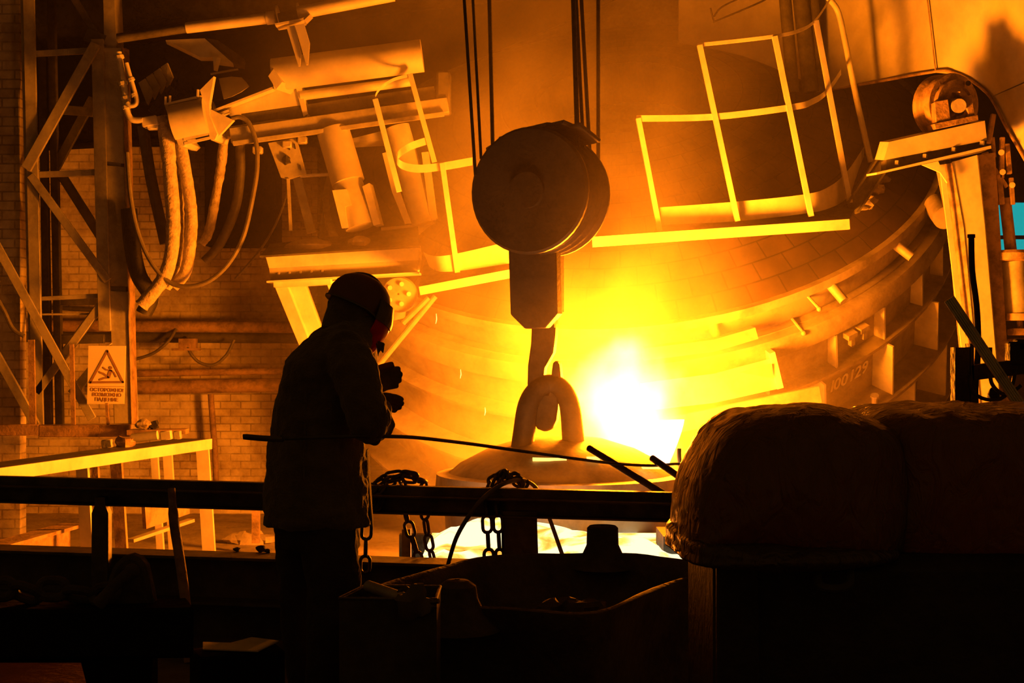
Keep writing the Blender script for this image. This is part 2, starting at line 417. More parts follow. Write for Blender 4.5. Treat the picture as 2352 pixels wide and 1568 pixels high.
def rib(px, py, h0, h1, r1, hp):
    a, _ = f_on(px, py, hp); c, s_ = math.cos(a), math.sin(a); t = .022
    d = Vector((c, s_, 0)); tn = Vector((-s_, c, 0)); mb = MB()
    mb.prism([d*3.62+Z*-h0-tn*t/2, d*(r1-.02)+Z*-h0-tn*t/2, d*(r1-.0)+Z*-h1-tn*t/2, d*3.62+Z*-h1-tn*t/2], tn*t)
    return fpart('rib', mb, M['steel_light'])
for px, py in ((1768, 912), (1927, 851), (2045, 788), (2127, 707), (2171, 637)): rib(px, py, .60, 1.01, 3.80, 1.022)
for px, py in ((1630, 948), (1783, 910), (1885, 872), (2047, 790), (2148, 690)): rib(px, py, 1.04, 1.68, 3.93, 1.022)
for px, py in ((1650, 1025), (1830, 990), (2034, 929), (2108, 878), (2175, 788)): rib(px, py, 1.71, 2.44, 3.99, 1.692)
# pegs and eye bolts standing out of the roof ring
for px, py, L in ((2062, 556, .20), (1912, 650, .20), (1640, 742, .16), (2160, 450, .2)):
    a, _ = f_on(px, py, .05); d = Vector((math.cos(a), math.sin(a), 0))
    fpart('peg', MB().tube([d*3.55+Z*-.05, d*(3.62+L)+Z*-.18], [.055, .05], 12), M['furnace'])
for px, py in ((1856, 678), (1858, 722)):
    a, _ = f_on(px, py, .1); d = Vector((math.cos(a), math.sin(a), 0)); h = .1 if py < 700 else .32
    fpart('pin', MB().tube([d*3.55+Z*-h, d*3.78+Z*-(h+.06)], .016, 8).blob(d*3.79+Z*-(h+.065), .028, 1, 0, 10, 6), M['furnace'])
for px, py, h in ((1985, 745, .66), (1965, 765, .66)):
    a, _ = f_on(px, py, .6); d = Vector((math.cos(a), math.sin(a), 0)); tn = Vector((-d.y, d.x, 0))
    R3 = Matrix((d, tn, Z)).transposed()
    fpart('clamp', MB().box(d*3.80+Z*-h, (.09, .12, .06), R3).box(d*3.82+Z*-(h+.07), (.05, .05, .09), R3), M['furnace'])
a, _ = f_on(2022, 925, 1.6); d = Vector((math.cos(a), math.sin(a), 0)); fpart('valve', MB().cyl(d*3.9+Z*-1.66, d*3.9+Z*-1.55, .03, 10).cyl(d*3.9+Z*-1.56, d*3.9+Z*-1.54, .045, 10), M['steel_light'])
# rubble lying where roof brick has broken out
rb = MB(); random.seed(4)
for i in range(16):
    px = 1990+random.uniform(-10, 45); py = 470-(px-1990)*1.6+random.uniform(-20, 20)
    a, r = f_on(px, py, -.25); rb.blob((math.cos(a)*r, math.sin(a)*r, .28), (random.uniform(.03, .08), random.uniform(.03, .06), random.uniform(.02, .05)), i, .3, 7, 5)
fpart('broken_brick', rb, M['furnace'])['kind'] = 'stuff'
# painted number, one digit after the other round the shell
nm = MB()
def text_mb(txt, size, depth=.004, extrude_seg=3, shear=0.0):
    c = bpy.data.curves.new('t', 'FONT'); c.body = txt; c.size = size; c.extrude = depth; c.resolution_u = extrude_seg; c.align_x = 'CENTER'; c.offset = size*.02; c.shear = shear
    o = bpy.data.objects.new('t', c); COL.objects.link(o); dg = bpy.context.evaluated_depsgraph_get()
    me = bpy.data.meshes.new_from_object(o.evaluated_get(dg)); vs = [v.co.copy() for v in me.vertices]; fs = [tuple(p.vertices) for p in me.polygons]
    bpy.data.objects.remove(o); bpy.data.curves.remove(c); bpy.data.meshes.remove(me); return vs, fs
for ch, px, py in zip('100129', (1916, 1929, 1947, 1966, 1981, 1999), (885, 880, 871, 862, 853, 844)):
    a, _ = f_on(px, py, 1.30); vs_, fs_ = text_mb(ch, .20, .003, shear=.2); th = a
    d = Vector((math.cos(a), math.sin(a), 0)); tn = Vector((-d.y, d.x, 0))
    nm.add([d*3.668+tn*v.x+Z*(v.y-1.44+.03)+d*v.z for v in vs_], fs_)
fpart('painted_number', nm, M['steel_light'], 'pale hand-painted number on the shell', flat=True)

# tapping spout with its guard plates, left of the shell
sp = thing('tapping_spout', 'layered steel spout deck on the furnace front glowing behind the hook', 'spout', P(1700, 880, 13.6))
mesh_obj('upper_plate', sheet([P(1480, 800, 13.6), P(1640, 780, 13.8), P(1735, 752, 14.0)], [P(1480, 828, 13.4), P(1640, 808, 13.7), P(1742, 778, 13.9)], (0, .25, .02)), M['steel_light'], sp)
mesh_obj('front_plate', sheet([P(1470, 880, 13.6), P(1640, 858, 13.7), P(1775, 822, 14.0)], [P(1470, 945, 13.5), P(1640, 925, 13.6), P(1785, 893, 13.9)], (0, .06, 0)), M['steel_light'], sp)
mesh_obj('side_plate', MB().prism([P(1768, 812, 13.9), P(1780, 808, 13.9), P(1800, 890, 13.85), P(1786, 894, 13.85)], (.02, .5, .05)), M['steel_light'], sp)
mesh_obj('gusset', MB().prism([P(1700, 855, 13.7), P(1772, 835, 13.85), P(1776, 868, 13.85)], (0, .03, 0)), M['steel_light'], sp)
mesh_obj('lower_beam', MB().bar(P(1500, 985, 13.6), P(1880, 905, 13.9), .1, .16), M['furnace'], sp)

# pouring stream and ladle glow
st = MB(); rows = []
for i in range(9):
    t = i/8; xl = 1395+(1500-1395)*t**.7; xr = 1572-(1572-1538)*t**1.3; py = 963+(1062-963)*t; dd = 13.1-.5*t
    rows.append((P(xl, py+ (12*(1-t) if True else 0), dd), P(xr, py, dd)))
vs_ = []; n_ = 16
for l, r_ in rows:
    c = (l+r_)/2; h = (r_-l)/2
    for k in range(n_):
        q = 2*math.pi*k/n_; vs_.append(c+h*math.cos(q)+Vector((0, .12*math.sin(q), 0)))
st.add(vs_, [(i*n_+k, i*n_+(k+1) % n_, (i+1)*n_+(k+1) % n_, (i+1)*n_+k) for i in range(8) for k in range(n_)]+[tuple(range(n_)), tuple(8*n_+k for k in range(n_))])
solo('molten_steel', st, glow('molten', (1, .88, .68), 2.6), 'white-hot sheet of molten steel pouring into the ladle', 'molten steel', kind='stuff')
# ------------------------------------------------------------------ ladle, bail, slag runner
LD = 11.6
lc = P(1290, 1100, LD)
lad = thing('ladle', 'round steel ladle hanging from the hook by its thick shackle, domed lid on top', 'ladle', (lc.x, LD, lc.z-1.25))
R = .97
tp = lc.z
mesh_obj('bowl', MB().lathe([(R-.03, tp), (R, tp-.02), (R*.97, tp-.5), (R*.9, tp-1.2), (.01, tp-1.25)], (lc.x, LD, 0), Z, 56), M['furnace'], lad)
mesh_obj('rim', MB().lathe([(R-.05, tp+.06), (R+.05, tp+.05), (R+.06, tp-.06), (R-.02, tp-.07)], (lc.x, LD, 0), Z, 56), M['furnace'], lad)
mesh_obj('lid', MB().lathe([(R-.02, tp+.03), (R*.86, tp+.13), (R*.62, tp+.25), (R*.35, tp+.33), (.01, tp+.36)], (lc.x, LD, 0), Z, 56), M['furnace'], lad)
# shackle: inverted U of thick bar
def shackle(pl, pt, pr, d0, w):
    mb = MB(); return mb
pts = smooth_path([P(1196, 1062, LD-.25), P(1203, 1000, LD-.25), P(1213, 930, LD-.25), P(1235, 893, LD-.22), P(1262, 882, LD-.2), P(1290, 893, LD-.22), P(1308, 930, LD-.25), P(1316, 1000, LD-.25), P(1320, 1062, LD-.25)], 6)
rr = [.098-.02*abs(math.sin(math.pi*i/(len(pts)-1))) for i in range(len(pts))]
mesh_obj('shackle', MB().tube(pts, rr, 14), M['hook'], lad)
for px in (1196, 1320):
    mesh_obj('lug', MB().box(P(px, 1070, LD-.25), (.24, .34, .16)), M['hook'], lad, bevel=.02)
for px, py, w in ((1262, 1054, .13), (1362, 1052, .05), (1505, 1072, .10)):
    mesh_obj('glowing_slot', MB().box(P(px, py, LD-.62), (w*2, .12, .022)), glow('slot_glow', (1, .5, .08), 3.0), lad)

# slag runner: refractory trough on a stand, full of white-hot slag
ru = thing('slag_runner', 'low refractory trough holding white-hot slag, below the guard rail', 'trough', P(1250, 1300, 9.6))
for x0, x1, d, py in ((925, 1580, 9.0, 1284),):
    mesh_obj('front_wall', MB().box((P(x0, py, d)+P(x1, py, d))/2+Vector((0, 0, -.2)), (P(x1, py, d).x-P(x0, py, d).x, .1, .36)), M['cast'], ru)
mesh_obj('left_post', MB().box(P(934, 1262, 9.1), (.055, .08, .27)), M['rust'], ru)
mesh_obj('back_wall', MB().box((P(925, 1226, 10.9)+P(1600, 1226, 10.9))/2+Vector((0, 0, -.2)), (2.3, .1, .4)), M['cast'], ru)
mesh_obj('end_wall', MB().box(P(1535, 1240, 9.9), (.12, .5, .12)), M['cast'], ru)
mesh_obj('bottom', MB().box((P(1260, 1300, 9.9)+Vector((0, 0, -.2))), (2.3, 2.0, .12)), M['cast'], ru)
mesh_obj('leg', MB().box(((P(940, 1300, 9.9)).x, 9.9, PIT/2-.3), (.2, 1.6, .9)), M['cast'], ru)
mesh_obj('leg', MB().box(((P(1560, 1300, 9.9)).x, 9.9, PIT/2-.3), (.2, 1.6, .9)), M['cast'], ru)
def slag_glow():
    m = glow('white_hot_slag', (1, .8, .5), 2); nt = m.node_tree; e = [n for n in nt.nodes if n.type == 'EMISSION'][0]
    tc = nd(nt, 'ShaderNodeTexCoord'); n = nd(nt, 'ShaderNodeTexNoise'); n.inputs['Scale'].default_value = 2.6; n.inputs['Detail'].default_value = 5; n.inputs['Distortion'].default_value = 1.0
    nt.links.new(tc.outputs['Object'], n.inputs['Vector'])
    nt.links.new(ramp(nt, n.outputs['Fac'], [(.34, (1, .22, .01)), (.44, (1, .60, .10)), (.52, (1, .86, .46))]), e.inputs[0])
    e.inputs[1].default_value = 1.6; return m
sl = MB(); nx, ny = 44, 14; vs_ = []
x0, x1 = P(958, 1, 9.1).x, P(1572, 1, 9.4).x
for j in range(ny+1):
    for i in range(nx+1):
        x = x0+(x1-x0)*i/nx; y = 9.07+1.75*j/ny
        e = min(1, min(i, nx-i)/4)*min(1, (j+1)/3, (ny-j)/3)
        vs_.append(Vector((x, y, .045+e*(.09+.14*noise.noise(Vector((x*1.4, y*1.1, 2)))+.05*noise.noise(Vector((x*5, y*5, 0)))))))
sl.add(vs_, [(j*(nx+1)+i, j*(nx+1)+i+1, (j+1)*(nx+1)+i+1, (j+1)*(nx+1)+i) for j in range(ny) for i in range(nx)])
solo('slag', sl, slag_glow(), 'white-hot slag heaped in the low trough below the rail', 'slag', kind='stuff')

# ------------------------------------------------------------------ crane hook block and its ropes
HD = 11.3
hb = thing('crane_hook_block', 'big dark round pulley block with a plate neck and forged hook, hanging on ropes', 'crane hook', P(1243, 990, HD))
ax = Vector((.46, 1.0, 0)).normalized()         # pulleys turn about this axis; near face looks at the camera, a little left
rad = 143/FPX*HD
c0 = P(1213, 437, HD-.3)
def plate(c, r, t, name, mat=M['hook'], seg=44):
    return mesh_obj(name, MB().lathe([(.01, 0), (r-.02, 0), (r, .015), (r, t-.015), (r-.02, t), (.01, t)], c, ax, seg), mat, hb)
p0 = c0
plate(p0, rad, .06, 'side_plate')
step = .125
for i in range(3):
    c = p0+ax*(.10+step*i)
    mesh_obj('sheave', MB().lathe([(.01, 0), (rad*.97, 0), (rad*.99, .015), (rad*.90, .06), (rad*.99, .105), (rad*.97, .12), (.01, .12)], c, ax, 44), M['hook'], hb)
plate(p0+ax*(.10+step*3), rad*.98, .05, 'side_plate')
# worn, bolted guard straps over the top
for i in range(5):
    a = math.radians(60+i*15)
    sd, u = perp(ax, Vector((0, 0, 1)))
    q = p0+ax*.27+(sd*math.cos(a)+u*math.sin(a))*(rad+.01)
    mesh_obj('guard_strap', MB().box(q, (.24, .5, .04), Matrix.Rotation(math.radians(32), 3, 'Z') @ Matrix.Rotation(-(a-math.pi/2), 3, 'Y')), M['hook'], hb, bevel=.01)
mesh_obj('hub', MB().cyl(p0-ax*.04, p0+ax*.01, .14, 24), M['hook'], hb)
# neck: two side plates with cropped lower corners and a spacer
def neck(dx, d, L):
    return MB().prism([P(1167+dx, 560, d), P(1277+dx, 560, d), P(1280+dx, 720, d), P(1252+dx, 753, d), P(1205+dx, 755, d), P(1172+dx, 722, d)], ax*L)
mesh_obj('neck_plate', neck(0, HD-.12, .10), M['hook'], hb, bevel=.008)
mesh_obj('neck_plate', neck(2, HD+.24, .10), M['hook'], hb, bevel=.008)
mesh_obj('neck_core', MB().prism([P(1190, 560, HD), P(1262, 560, HD), P(1262, 715, HD), P(1190, 715, HD)], ax*.3), M['hook'], hb)
# hook: shank then the plate hook, open to the right behind the shackle
hk = smooth_path([P(1245, 725, HD+.12), P(1246, 790, HD+.12), P(1240, 870, HD+.13), P(1240, 930, HD+.13), P(1249, 962, HD+.16)], 6)
n_ = len(hk)
def hook_prof():
    a = [(1221,745),(1219,790),(1212,840),(1211,880),(1213,930),(1221,965),(1234,985),(1252,992),(1268,985),(1277,965),(1281,938),(1284,905),(1288,870),(1285,838),(1279,828),(1270,830),(1267,850),(1264,885),(1258,905),(1250,905),(1246,880),(1250,845),(1270,810),(1275,770),(1276,745)]
    return a
hkm = MB().prism([P(x, y, HD+.06) for x, y in hook_prof()], (.03, .15, 0))
mesh_obj('hook', hkm, M['hook'], hb, bevel=.025)
mesh_obj('hook_nut', MB().cyl(P(1248, 752, HD+.13), P(1248, 735, HD+.13), .12, 8), M['hook'], hb)
# wire ropes
for k, (x0, x1, y1, r, dd, lab) in enumerate((
    (1066, 1092, 372, .013, -.22, 'dark wire rope, leftmost of those holding the hook block'),
    (1086, 1105, 335, .012, .05, 'dark wire rope, second from left above the hook block'),
    (1124, 1132, 310, .017, .3, 'dark wire rope, right one of the left bundle above the hook block'),
    (1317, 1327, 315, .020, -.25, 'thick black wire rope, leftmost of the right bundle above the block'),
    (1323, 1341, 330, .015, -.1, 'black wire rope touching the thick one on its right'),
    (1335, 1356, 345, .016, .12, 'black wire rope slanting between the thick one and the single upright one'),
    (1374, 1374, 372, .016, .34, 'single upright wire rope, rightmost above the hook block'))):
    a, b = P(x0, -6, HD+dd), P(x1, y1+30, HD+dd); d = (a-b)
    solo('wire_rope', MB().tube([b, a+d*.8], r, 10), M['rope'], lab, 'rope', 'hoist ropes above the hook block')
# ------------------------------------------------------------------ right: hood, pulley stand, cage
hood = thing('fume_hood', 'huge curved pale steel fume hood hanging at the top right', 'hood', P(2150, 165, 15))
tA = [P(1560, -70, 17.6), P(1700, -70, 17.2), P(1850, -70, 16.6), P(1990, -70, 15.9), P(2070, -70, 15.4), P(2120, -70, 15.0)]
bA = [P(1560, 268, 17.6), P(1700, 238, 17.2), P(1850, 215, 16.6), P(1990, 192, 15.9), P(2080, 176, 15.4), P(2148, 164, 15.0)]
mesh_obj('shadowed_panel', sheet(tA, bA, (0, .08, .01)), M['duct'], hood, smooth=60)
tB = [P(2122, -70, 15.0), P(2180, -70, 14.7), P(2240, -70, 14.4), P(2300, -70, 14.1), P(2440, -70, 13.4)]
bB = [P(2150, 164, 15.0), P(2190, 167, 14.8), P(2235, 188, 14.6), P(2274, 222, 14.4), P(2440, 150, 13.5)]
mesh_obj('upper_panel', sheet(tB, bB, (.03, .08, .0)), M['duct'], hood, smooth=60)
tC = [P(2276, 224, 14.4), P(2352, 191, 13.95), P(2460, 146, 13.4)]
bC = [P(2310, 290, 14.25), P(2352, 363, 14.1), P(2460, 560, 13.7)]
mC = MB().prism([tC[0], tC[1], tC[2], bC[2], bC[1], bC[0]], (.03, .08, 0))
mesh_obj('lower_panel', mC, M['duct'], hood)
edge = [P(1560, 268, 17.58), P(1850, 215, 16.58), P(1990, 192, 15.88), P(2148, 164, 14.97), P(2190, 167, 14.77), P(2235, 188, 14.57), P(2274, 222, 14.37), P(2310, 290, 14.2), P(2352, 363, 14.05), P(2460, 560, 13.65)]
mesh_obj('rim_bead', MB().tube(smooth_path(edge, 3), .016, 8), M['rust'], hood)
mesh_obj('seam', MB().tube([P(2122, -70, 14.96), P(2149, 164, 14.96)], .008, 6), M['rust'], hood)
# dark pipes standing in front of the hood
for x0, x1, r in ((1800, 1822, .07), (1835, 1862, .09), (1868, 1884, .05)):
    solo('vertical_duct', MB().cyl(P(x0, -40, 16.2), P(x1, 212, 16.2), r, 16), M['steel_dark'],
         {1800: 'dark upright pipe, left one of three behind the cage', 1835: 'thick dark upright pipe, middle one of three behind the cage', 1868: 'thin dark upright pipe, right one of three behind the cage'}[x0], 'pipe', 'upright pipes behind the cage')
# long sloping gas duct crossing the smoke behind the ropes
solo('gas_duct', MB().cyl(P(760, 470, 23.0), P(1760, 40, 23.0), 1.2, 32), M['furnace'], 'broad gas duct sloping up behind the hoist ropes, faint in the smoke', 'duct')
solo('overhead_duct', MB().cyl(P(100, 40, 21), P(1450, -120, 21), .55, 24), M['steel_dark'], 'dark overhead duct high at the top left behind the pipes', 'duct')
# wire loop hanging on the hood
solo('wire_loop', MB().tube(smooth_path([P(1632, 18, 15.6), P(1640, 48, 15.6), P(1650, 46, 15.6), P(1765, -5, 15.6), P(1720, -10, 15.6), P(1660, 15, 15.6), P(1640, 38, 15.6)], 5), .010, 6), M['black'], 'thin bent wire loop hanging beside the hood top', 'wire')

# pulley stand
ps = thing('pulley_stand', 'tall yellow-lit steel column with a tilted beam carrying a bearing and wheel', 'stand', P(2270, 930, 14))
cd = 14.0
mesh_obj('column_face', MB().prism([P(2186, 372, cd), P(2244, 356, cd), P(2262, 520, cd), P(2298, 940, cd), P(2252, 940, cd), P(2212, 520, cd)], (.02, .03, 0)), M['steel_light'], ps)
mesh_obj('column_web', MB().prism([P(2164, 378, cd+.05), P(2187, 374, cd-.01), P(2213, 520, cd-.01), P(2253, 940, cd-.01), P(2232, 940, cd+.05), P(2192, 520, cd+.05)], (0, .22, 0)), M['rust'], ps)
mesh_obj('rear_flange', MB().prism([P(2246, 356, cd+.1), P(2285, 350, cd+.1), P(2296, 520, cd+.1), P(2322, 940, cd+.1), P(2300, 940, cd+.1), P(2264, 520, cd+.1)], (.02, .05, 0)), M['rust'], ps)
mesh_obj('column_foot', MB().prism([P(2232, 938, cd), P(2322, 938, cd), P(2350, 1318, cd), P(2262, 1318, cd)], (0, .24, 0)), M['rust'], ps)
mesh_obj('foot_plate', MB().box((P(2306, 1, cd).x, cd+.1, PIT+.03), (.6, .5, .06)), M['rust'], ps)
mesh_obj('edge_strip', MB().bar(P(2163, 378, cd-.02), P(2231, 940, cd-.02), .02, .05), M['steel_light'], ps)
mesh_obj('beam', MB().prism([P(2042, 326, cd-.3), P(2262, 277, cd-.3), P(2267, 322, cd-.3), P(2030, 368, cd-.3)], (.0, .34, .05)), M['steel_light'], ps)
mesh_obj('beam_web', MB().prism([P(2036, 366, cd-.22), P(2266, 320, cd-.22), P(2266, 345, cd-.22), P(2036, 392, cd-.22)], (0, .2, 0)), M['steel_dark'], ps)
mesh_obj('bottom_flange', MB().prism([P(2014, 396, cd-.35), P(2276, 334, cd-.35), P(2277, 341, cd-.35), P(2014, 401, cd-.35)], (0, .4, .03)), M['steel_light'], ps)
for px, py in ((2060, 378), (2124, 363), (2190, 348), (2255, 333)):
    mesh_obj('bolt', MB().cyl(P(px, py, cd-.3), P(px+1, py-9, cd-.3), .022, 6), M['steel'], ps)
mesh_obj('bracket', MB().prism([P(2118, 378, cd-.1), P(2155, 370, cd-.1), P(2176, 420, cd-.1), P(2160, 396, cd-.1)], (0, .03, 0)), M['steel_light'], ps)
wh = thing('rope_pulley', 'heavy flanged pulley wheel in a block bearing under the hood edge', 'pulley', P(2195, 275, 13.9))
wa = Vector((-.42, 1, .08)).normalized()
wc = P(2196, 240, 13.85); wr = 72/FPX*14
mesh_obj('wheel', MB().lathe([(.01, .0), (wr*.55, 0), (wr*.60, -.02), (wr*.78, -.02), (wr*.80, .03), (wr*.97, .03), (wr, .05), (wr, .10), (wr*.93, .12), (wr*.93, .20), (wr, .22), (wr, .27), (.01, .27)], wc, wa, 44), M['rust'], wh)
for px, py in ((2152, 212), (2224, 191)):
    mesh_obj('hole', MB().cyl(P(px, py, 13.78), P(px, py, 13.84), .026, 14), M['black'], wh)
mesh_obj('shaft', MB().cyl(P(2203, 243, 13.62), wc+wa*.05, .068, 20), M['steel'], wh)
mesh_obj('bearing_cap', MB().lathe([(.10, 0), (.14, 0), (.14, .12), (.10, .12)], P(2200, 243, 13.66), wa, 20, a0=0, a1=math.pi), M['rust'], wh)
mesh_obj('bearing_block', MB().prism([P(2147, 233, 13.66), P(2178, 227, 13.66), P(2184, 275, 13.66), P(2150, 283, 13.66)], (0, .14, 0)), M['rust'], wh, bevel=.006)
mesh_obj('bearing_block', MB().prism([P(2213, 222, 13.66), P(2232, 218, 13.66), P(2240, 266, 13.66), P(2226, 268, 13.66)], (0, .14, 0)), M['rust'], wh, bevel=.006)
mesh_obj('base_plate', MB().prism([P(2146, 284, 13.64), P(2246, 263, 13.64), P(2248, 276, 13.64), P(2149, 297, 13.64)], (0, .26, .02)), M['rust'], wh, bevel=.004)

# linkage and hydraulic cylinder at the right edge
lk = thing('linkage', 'rusty lever linkage hanging between the pulley column and the hood', 'linkage', P(2300, 470, 14.2))
for a, b, w, h in (((2282, 262), (2270, 330), .05, .04), ((2280, 315), (2284, 362), .035, .03), ((2302, 315), (2300, 410), .045, .05), ((2284, 388), (2312, 430), .04, .04), ((2312, 330), (2318, 400), .05, .05), ((2322, 408), (2326, 470), .045, .04), ((2262, 350), (2275, 410), .06, .05), ((2293, 400), (2300, 470), .06, .05)):
    mesh_obj('lever', MB().bar(P(*a, 14.15), P(*b, 14.15), w, h, (0, 1, 0)), M['rust'], lk, bevel=.006)
for px, py in ((2300, 350), (2303, 395), (2325, 425)): mesh_obj('pin', MB().cyl(P(px, py, 14.04), P(px, py, 14.2), .03, 10), M['steel'], lk)
hy = thing('hydraulic_cylinder', 'vertical hydraulic cylinder with flanges at the right edge of the photo', 'cylinder', P(2338, 800, 14.2))
mesh_obj('rod', MB().cyl(P(2308, 455, 14.2), P(2322, 578, 14.2), .058, 20), M['rust'], hy)
mesh_obj('collar', MB().lathe([(.01, .03), (.17, .03), (.20, 0), (.20, -.07), (.17, -.08), (.01, -.08)], P(2328, 582, 14.2), Z, 30), M['rust'], hy)
mesh_obj('barrel', MB().cyl(P(2330, 600, 14.2), P(2340, 722, 14.2), .125, 30), M['steel'], hy)
mesh_obj('flange', MB().lathe([(.01, .03), (.17, .03), (.17, -.04), (.01, -.04)], P(2341, 727, 14.2), Z, 30), M['rust'], hy)
for py in (762, 786): mesh_obj('clevis', MB().box(P(2345, py, 14.2), (.22, .18, .07)), M['rust'], hy, bevel=.01)
mesh_obj('link', MB().cyl(P(2342, 735, 14.2), P(2344, 765, 14.2), .03, 10), M['rust'], hy)

# curved operator cage right
def cage(name, lab, posts, rails, toe, floor, extra=()):
    t = thing(name, lab, 'platform', floor[0])
    for p in posts: mesh_obj('post', MB().bar(*p, .05, .05, (0, 1, 0)) if len(p) == 2 else MB().tube(smooth_path(p, 5), .032, 12), M['steel_light'], t)
    for p, w in rails:
        p = smooth_path(p, 5); mb = MB(); vs_ = []
        for q in p: vs_ += [q+Vector((0, 0, w/2)), q-Vector((0, 0, w/2)), q-Vector((0, 0, w/2))+Vector((0, .015, 0)), q+Vector((0, 0, w/2))+Vector((0, .015, 0))]
        mb.add(vs_, [(i*4+k, i*4+(k+1) % 4, i*4+4+(k+1) % 4, i*4+4+k) for i in range(len(p)-1) for k in range(4)]+[(0, 1, 2, 3), tuple(len(vs_)-4+k for k in (3, 2, 1, 0))])
        mesh_obj('rail', mb, M['steel_light'], t)
    mesh_obj('toe_board', sheet(smooth_path(toe[0], 4), smooth_path(toe[1], 4), (0, .015, 0)), M['steel_light'], t, smooth=60)
    mesh_obj('floor_plate', MB().prism(floor[1], (0, 0, -.02)), M['steel_dark'], t)
    a, b, h = floor[2]; mesh_obj('edge_beam', MB().bar(a, b, .06, h), M['steel_light'], t)
    for q in extra: mesh_obj('stiffener', q, M['steel'], t)
    return t
D0 = 14.1
cage('operator_cage', 'curved railed platform on the furnace, right of the hook block', [
    (P(1607, 104, D0), P(1694, 508, D0)), (P(1779, 84, D0), P(1863, 497, D0)), (P(1874, 48, D0+.5), P(1952, 466, D0+.5)),
    (P(1466, 272, D0+.1), P(1516, 532, D0+.1)),
    [P(1868, -38, D0+1.0), P(1905, -2, D0+1.2), P(1926, 30, D0+1.3), P(1942, 100, D0+1.3), P(1968, 230, D0+1.3), P(2000, 372, D0+1.3)]],
    [([P(1603, 103, D0), P(1700, 93, D0), P(1780, 83, D0), P(1830, 72, D0+.15), P(1870, 50, D0+.5), P(1908, -4, D0+1.2)], .035),
     ([P(1462, 272, D0+.1), P(1640, 268, D0), P(1820, 246, D0), P(1868, 232, D0+.2), P(1900, 210, D0+.6), P(1932, 165, D0+1.2)], .062)],
    ([P(1515, 476, D0+.15), P(1690, 463, D0+.1), P(1850, 446, D0+.1), P(1905, 428, D0+.3), P(1945, 395, D0+.8), P(1984, 338, D0+1.4)],
     [P(1520, 516, D0+.15), P(1690, 508, D0+.1), P(1850, 490, D0+.1), P(1905, 478, D0+.3), P(1945, 455, D0+.8), P(1984, 405, D0+1.4)]),
    (P(1740, 530, D0), [P(1500, 538, D0), P(1950, 506, D0), P(1990, 420, D0+1.5), P(1530, 450, D0+1.5)], (P(1360, 556, D0-.05), P(1950, 515, D0-.05), .10)))
# slanting carrying beam of the cage
solo('sloping_beam', MB().ibeam(P(1955, 480, 14.6), P(2045, 345, 14.6), .16, .16, .02), M['steel_dark'], 'dark sloping beam between the cage and the pulley beam', 'beam')
# rubble-dark shapes beyond the column: furnace side machinery
for px, py, r in ((2165, 495, .12), (2160, 455, .10)):
    pass
solo('trunnion', MB().cyl(P(2150, 470, 15.2), P(2172, 500, 14.9), .13, 20), M['furnace'], 'round rusty pin end poking out beside the pulley column', 'pin')
# ------------------------------------------------------------------ left: lattice tower
TD = 15.0
tw = thing('lattice_tower', 'leaning steel lattice tower of angle braces at the left', 'tower', P(180, 990, TD))
def TB(name, a, b, w, h=None, d0=0, d1=None, m='steel', kind='bar'):
    h = h or w; d1 = d0 if d1 is None else d1; s = TD/FPX
    mb = MB()
    if kind == 'angle': mb.angle(P(*a, TD+d0), P(*b, TD+d1), w*s, h*s, .014, (0, 1, 0))
    else: mb.bar(P(*a, TD+d0), P(*b, TD+d1), h*s, w*s, (1, 0, 0)) if name in ('leg', 'plate') else mb.bar(P(*a, TD+d0), P(*b, TD+d1), h*s, w*s, (0, 0, 1) if abs(a[0]-b[0]) > abs(a[1]-b[1]) else (1, 0, 0))
    return mesh_obj(name, mb, M[m], tw, bevel=.004)
TB('leg', (66, -20), (88, 985), 26, 8)
TB('leg', (52, -20), (76, 985), 6, 20, .1)
TB('leg', (224, 90), (241, 760), 28, 8, -.02)
# main box column: lit plate in two lengths with a dark slot, side face
mesh_obj('column', MB().prism([P(237, -20, TD+.05), P(262, -20, TD+.05), P(302, 985, TD+.05), P(262, 985, TD+.05), P(243, 300, TD+.05)], (0, .3, 0)), M['steel'], tw)
mesh_obj('cover_plate', MB().prism([P(238, 110, TD), P(279, 110, TD), P(288, 376, TD), P(243, 370, TD)], (0, .04, 0)), M['steel'], tw)
mesh_obj('cover_plate', MB().prism([P(243, 380, TD), P(289, 384, TD), P(295, 658, TD), P(252, 656, TD)], (0, .04, 0)), M['steel'], tw)
mesh_obj('cover_plate', MB().prism([P(252, 668, TD), P(296, 670, TD), P(304, 972, TD), P(263, 972, TD)], (0, .04, 0)), M['steel'], tw)
mesh_obj('column_side', MB().prism([P(281, 110, TD-.02), P(286, 384, TD-.02), P(302, 975, TD-.02), P(308, 975, TD+.15), P(297, 384, TD+.15), P(289, 110, TD+.15)], (.01, .1, 0)), M['rust'], tw)
for a, b, w in (((75, 124), (215, 116), 14), ((68, 402), (222, 396), 14), ((88, 686), (246, 678), 10), ((88, 722), (250, 720), 5)):
    TB('strut', a, b, w, 8, .05)
TB('brace', (221, 100), (60, 388), 24, 8, -.06); TB('brace', (70, 402), (248, 645), 18, 8, -.04)
TB('brace', (-10, 560), (212, 962), 20, 6, -.10); TB('brace', (245, 682), (84, 902), 18, 8, .0)
TB('brace', (-10, 812), (84, 978), 20, 10, -.12); TB('brace', (160, -20), (228, 92), 16, 10, .1, m='steel_dark')
TB('gusset_plate', (197, 78), (240, 96), 30, 6, .06, m='steel_dark')
for a, b in (((214, 225), (128, 385)), ((140, 400), (232, 545)), ((232, 700), (150, 810)), ((215, 845), (165, 905))): TB('rear_brace', a, b, 22, 10, .9, m='steel_dark')
for a, b in (((118, -20), (138, 985)), ((98, 120), (112, 985))): TB('rear_leg', a, b, 18, 18, .9, m='steel_dark')
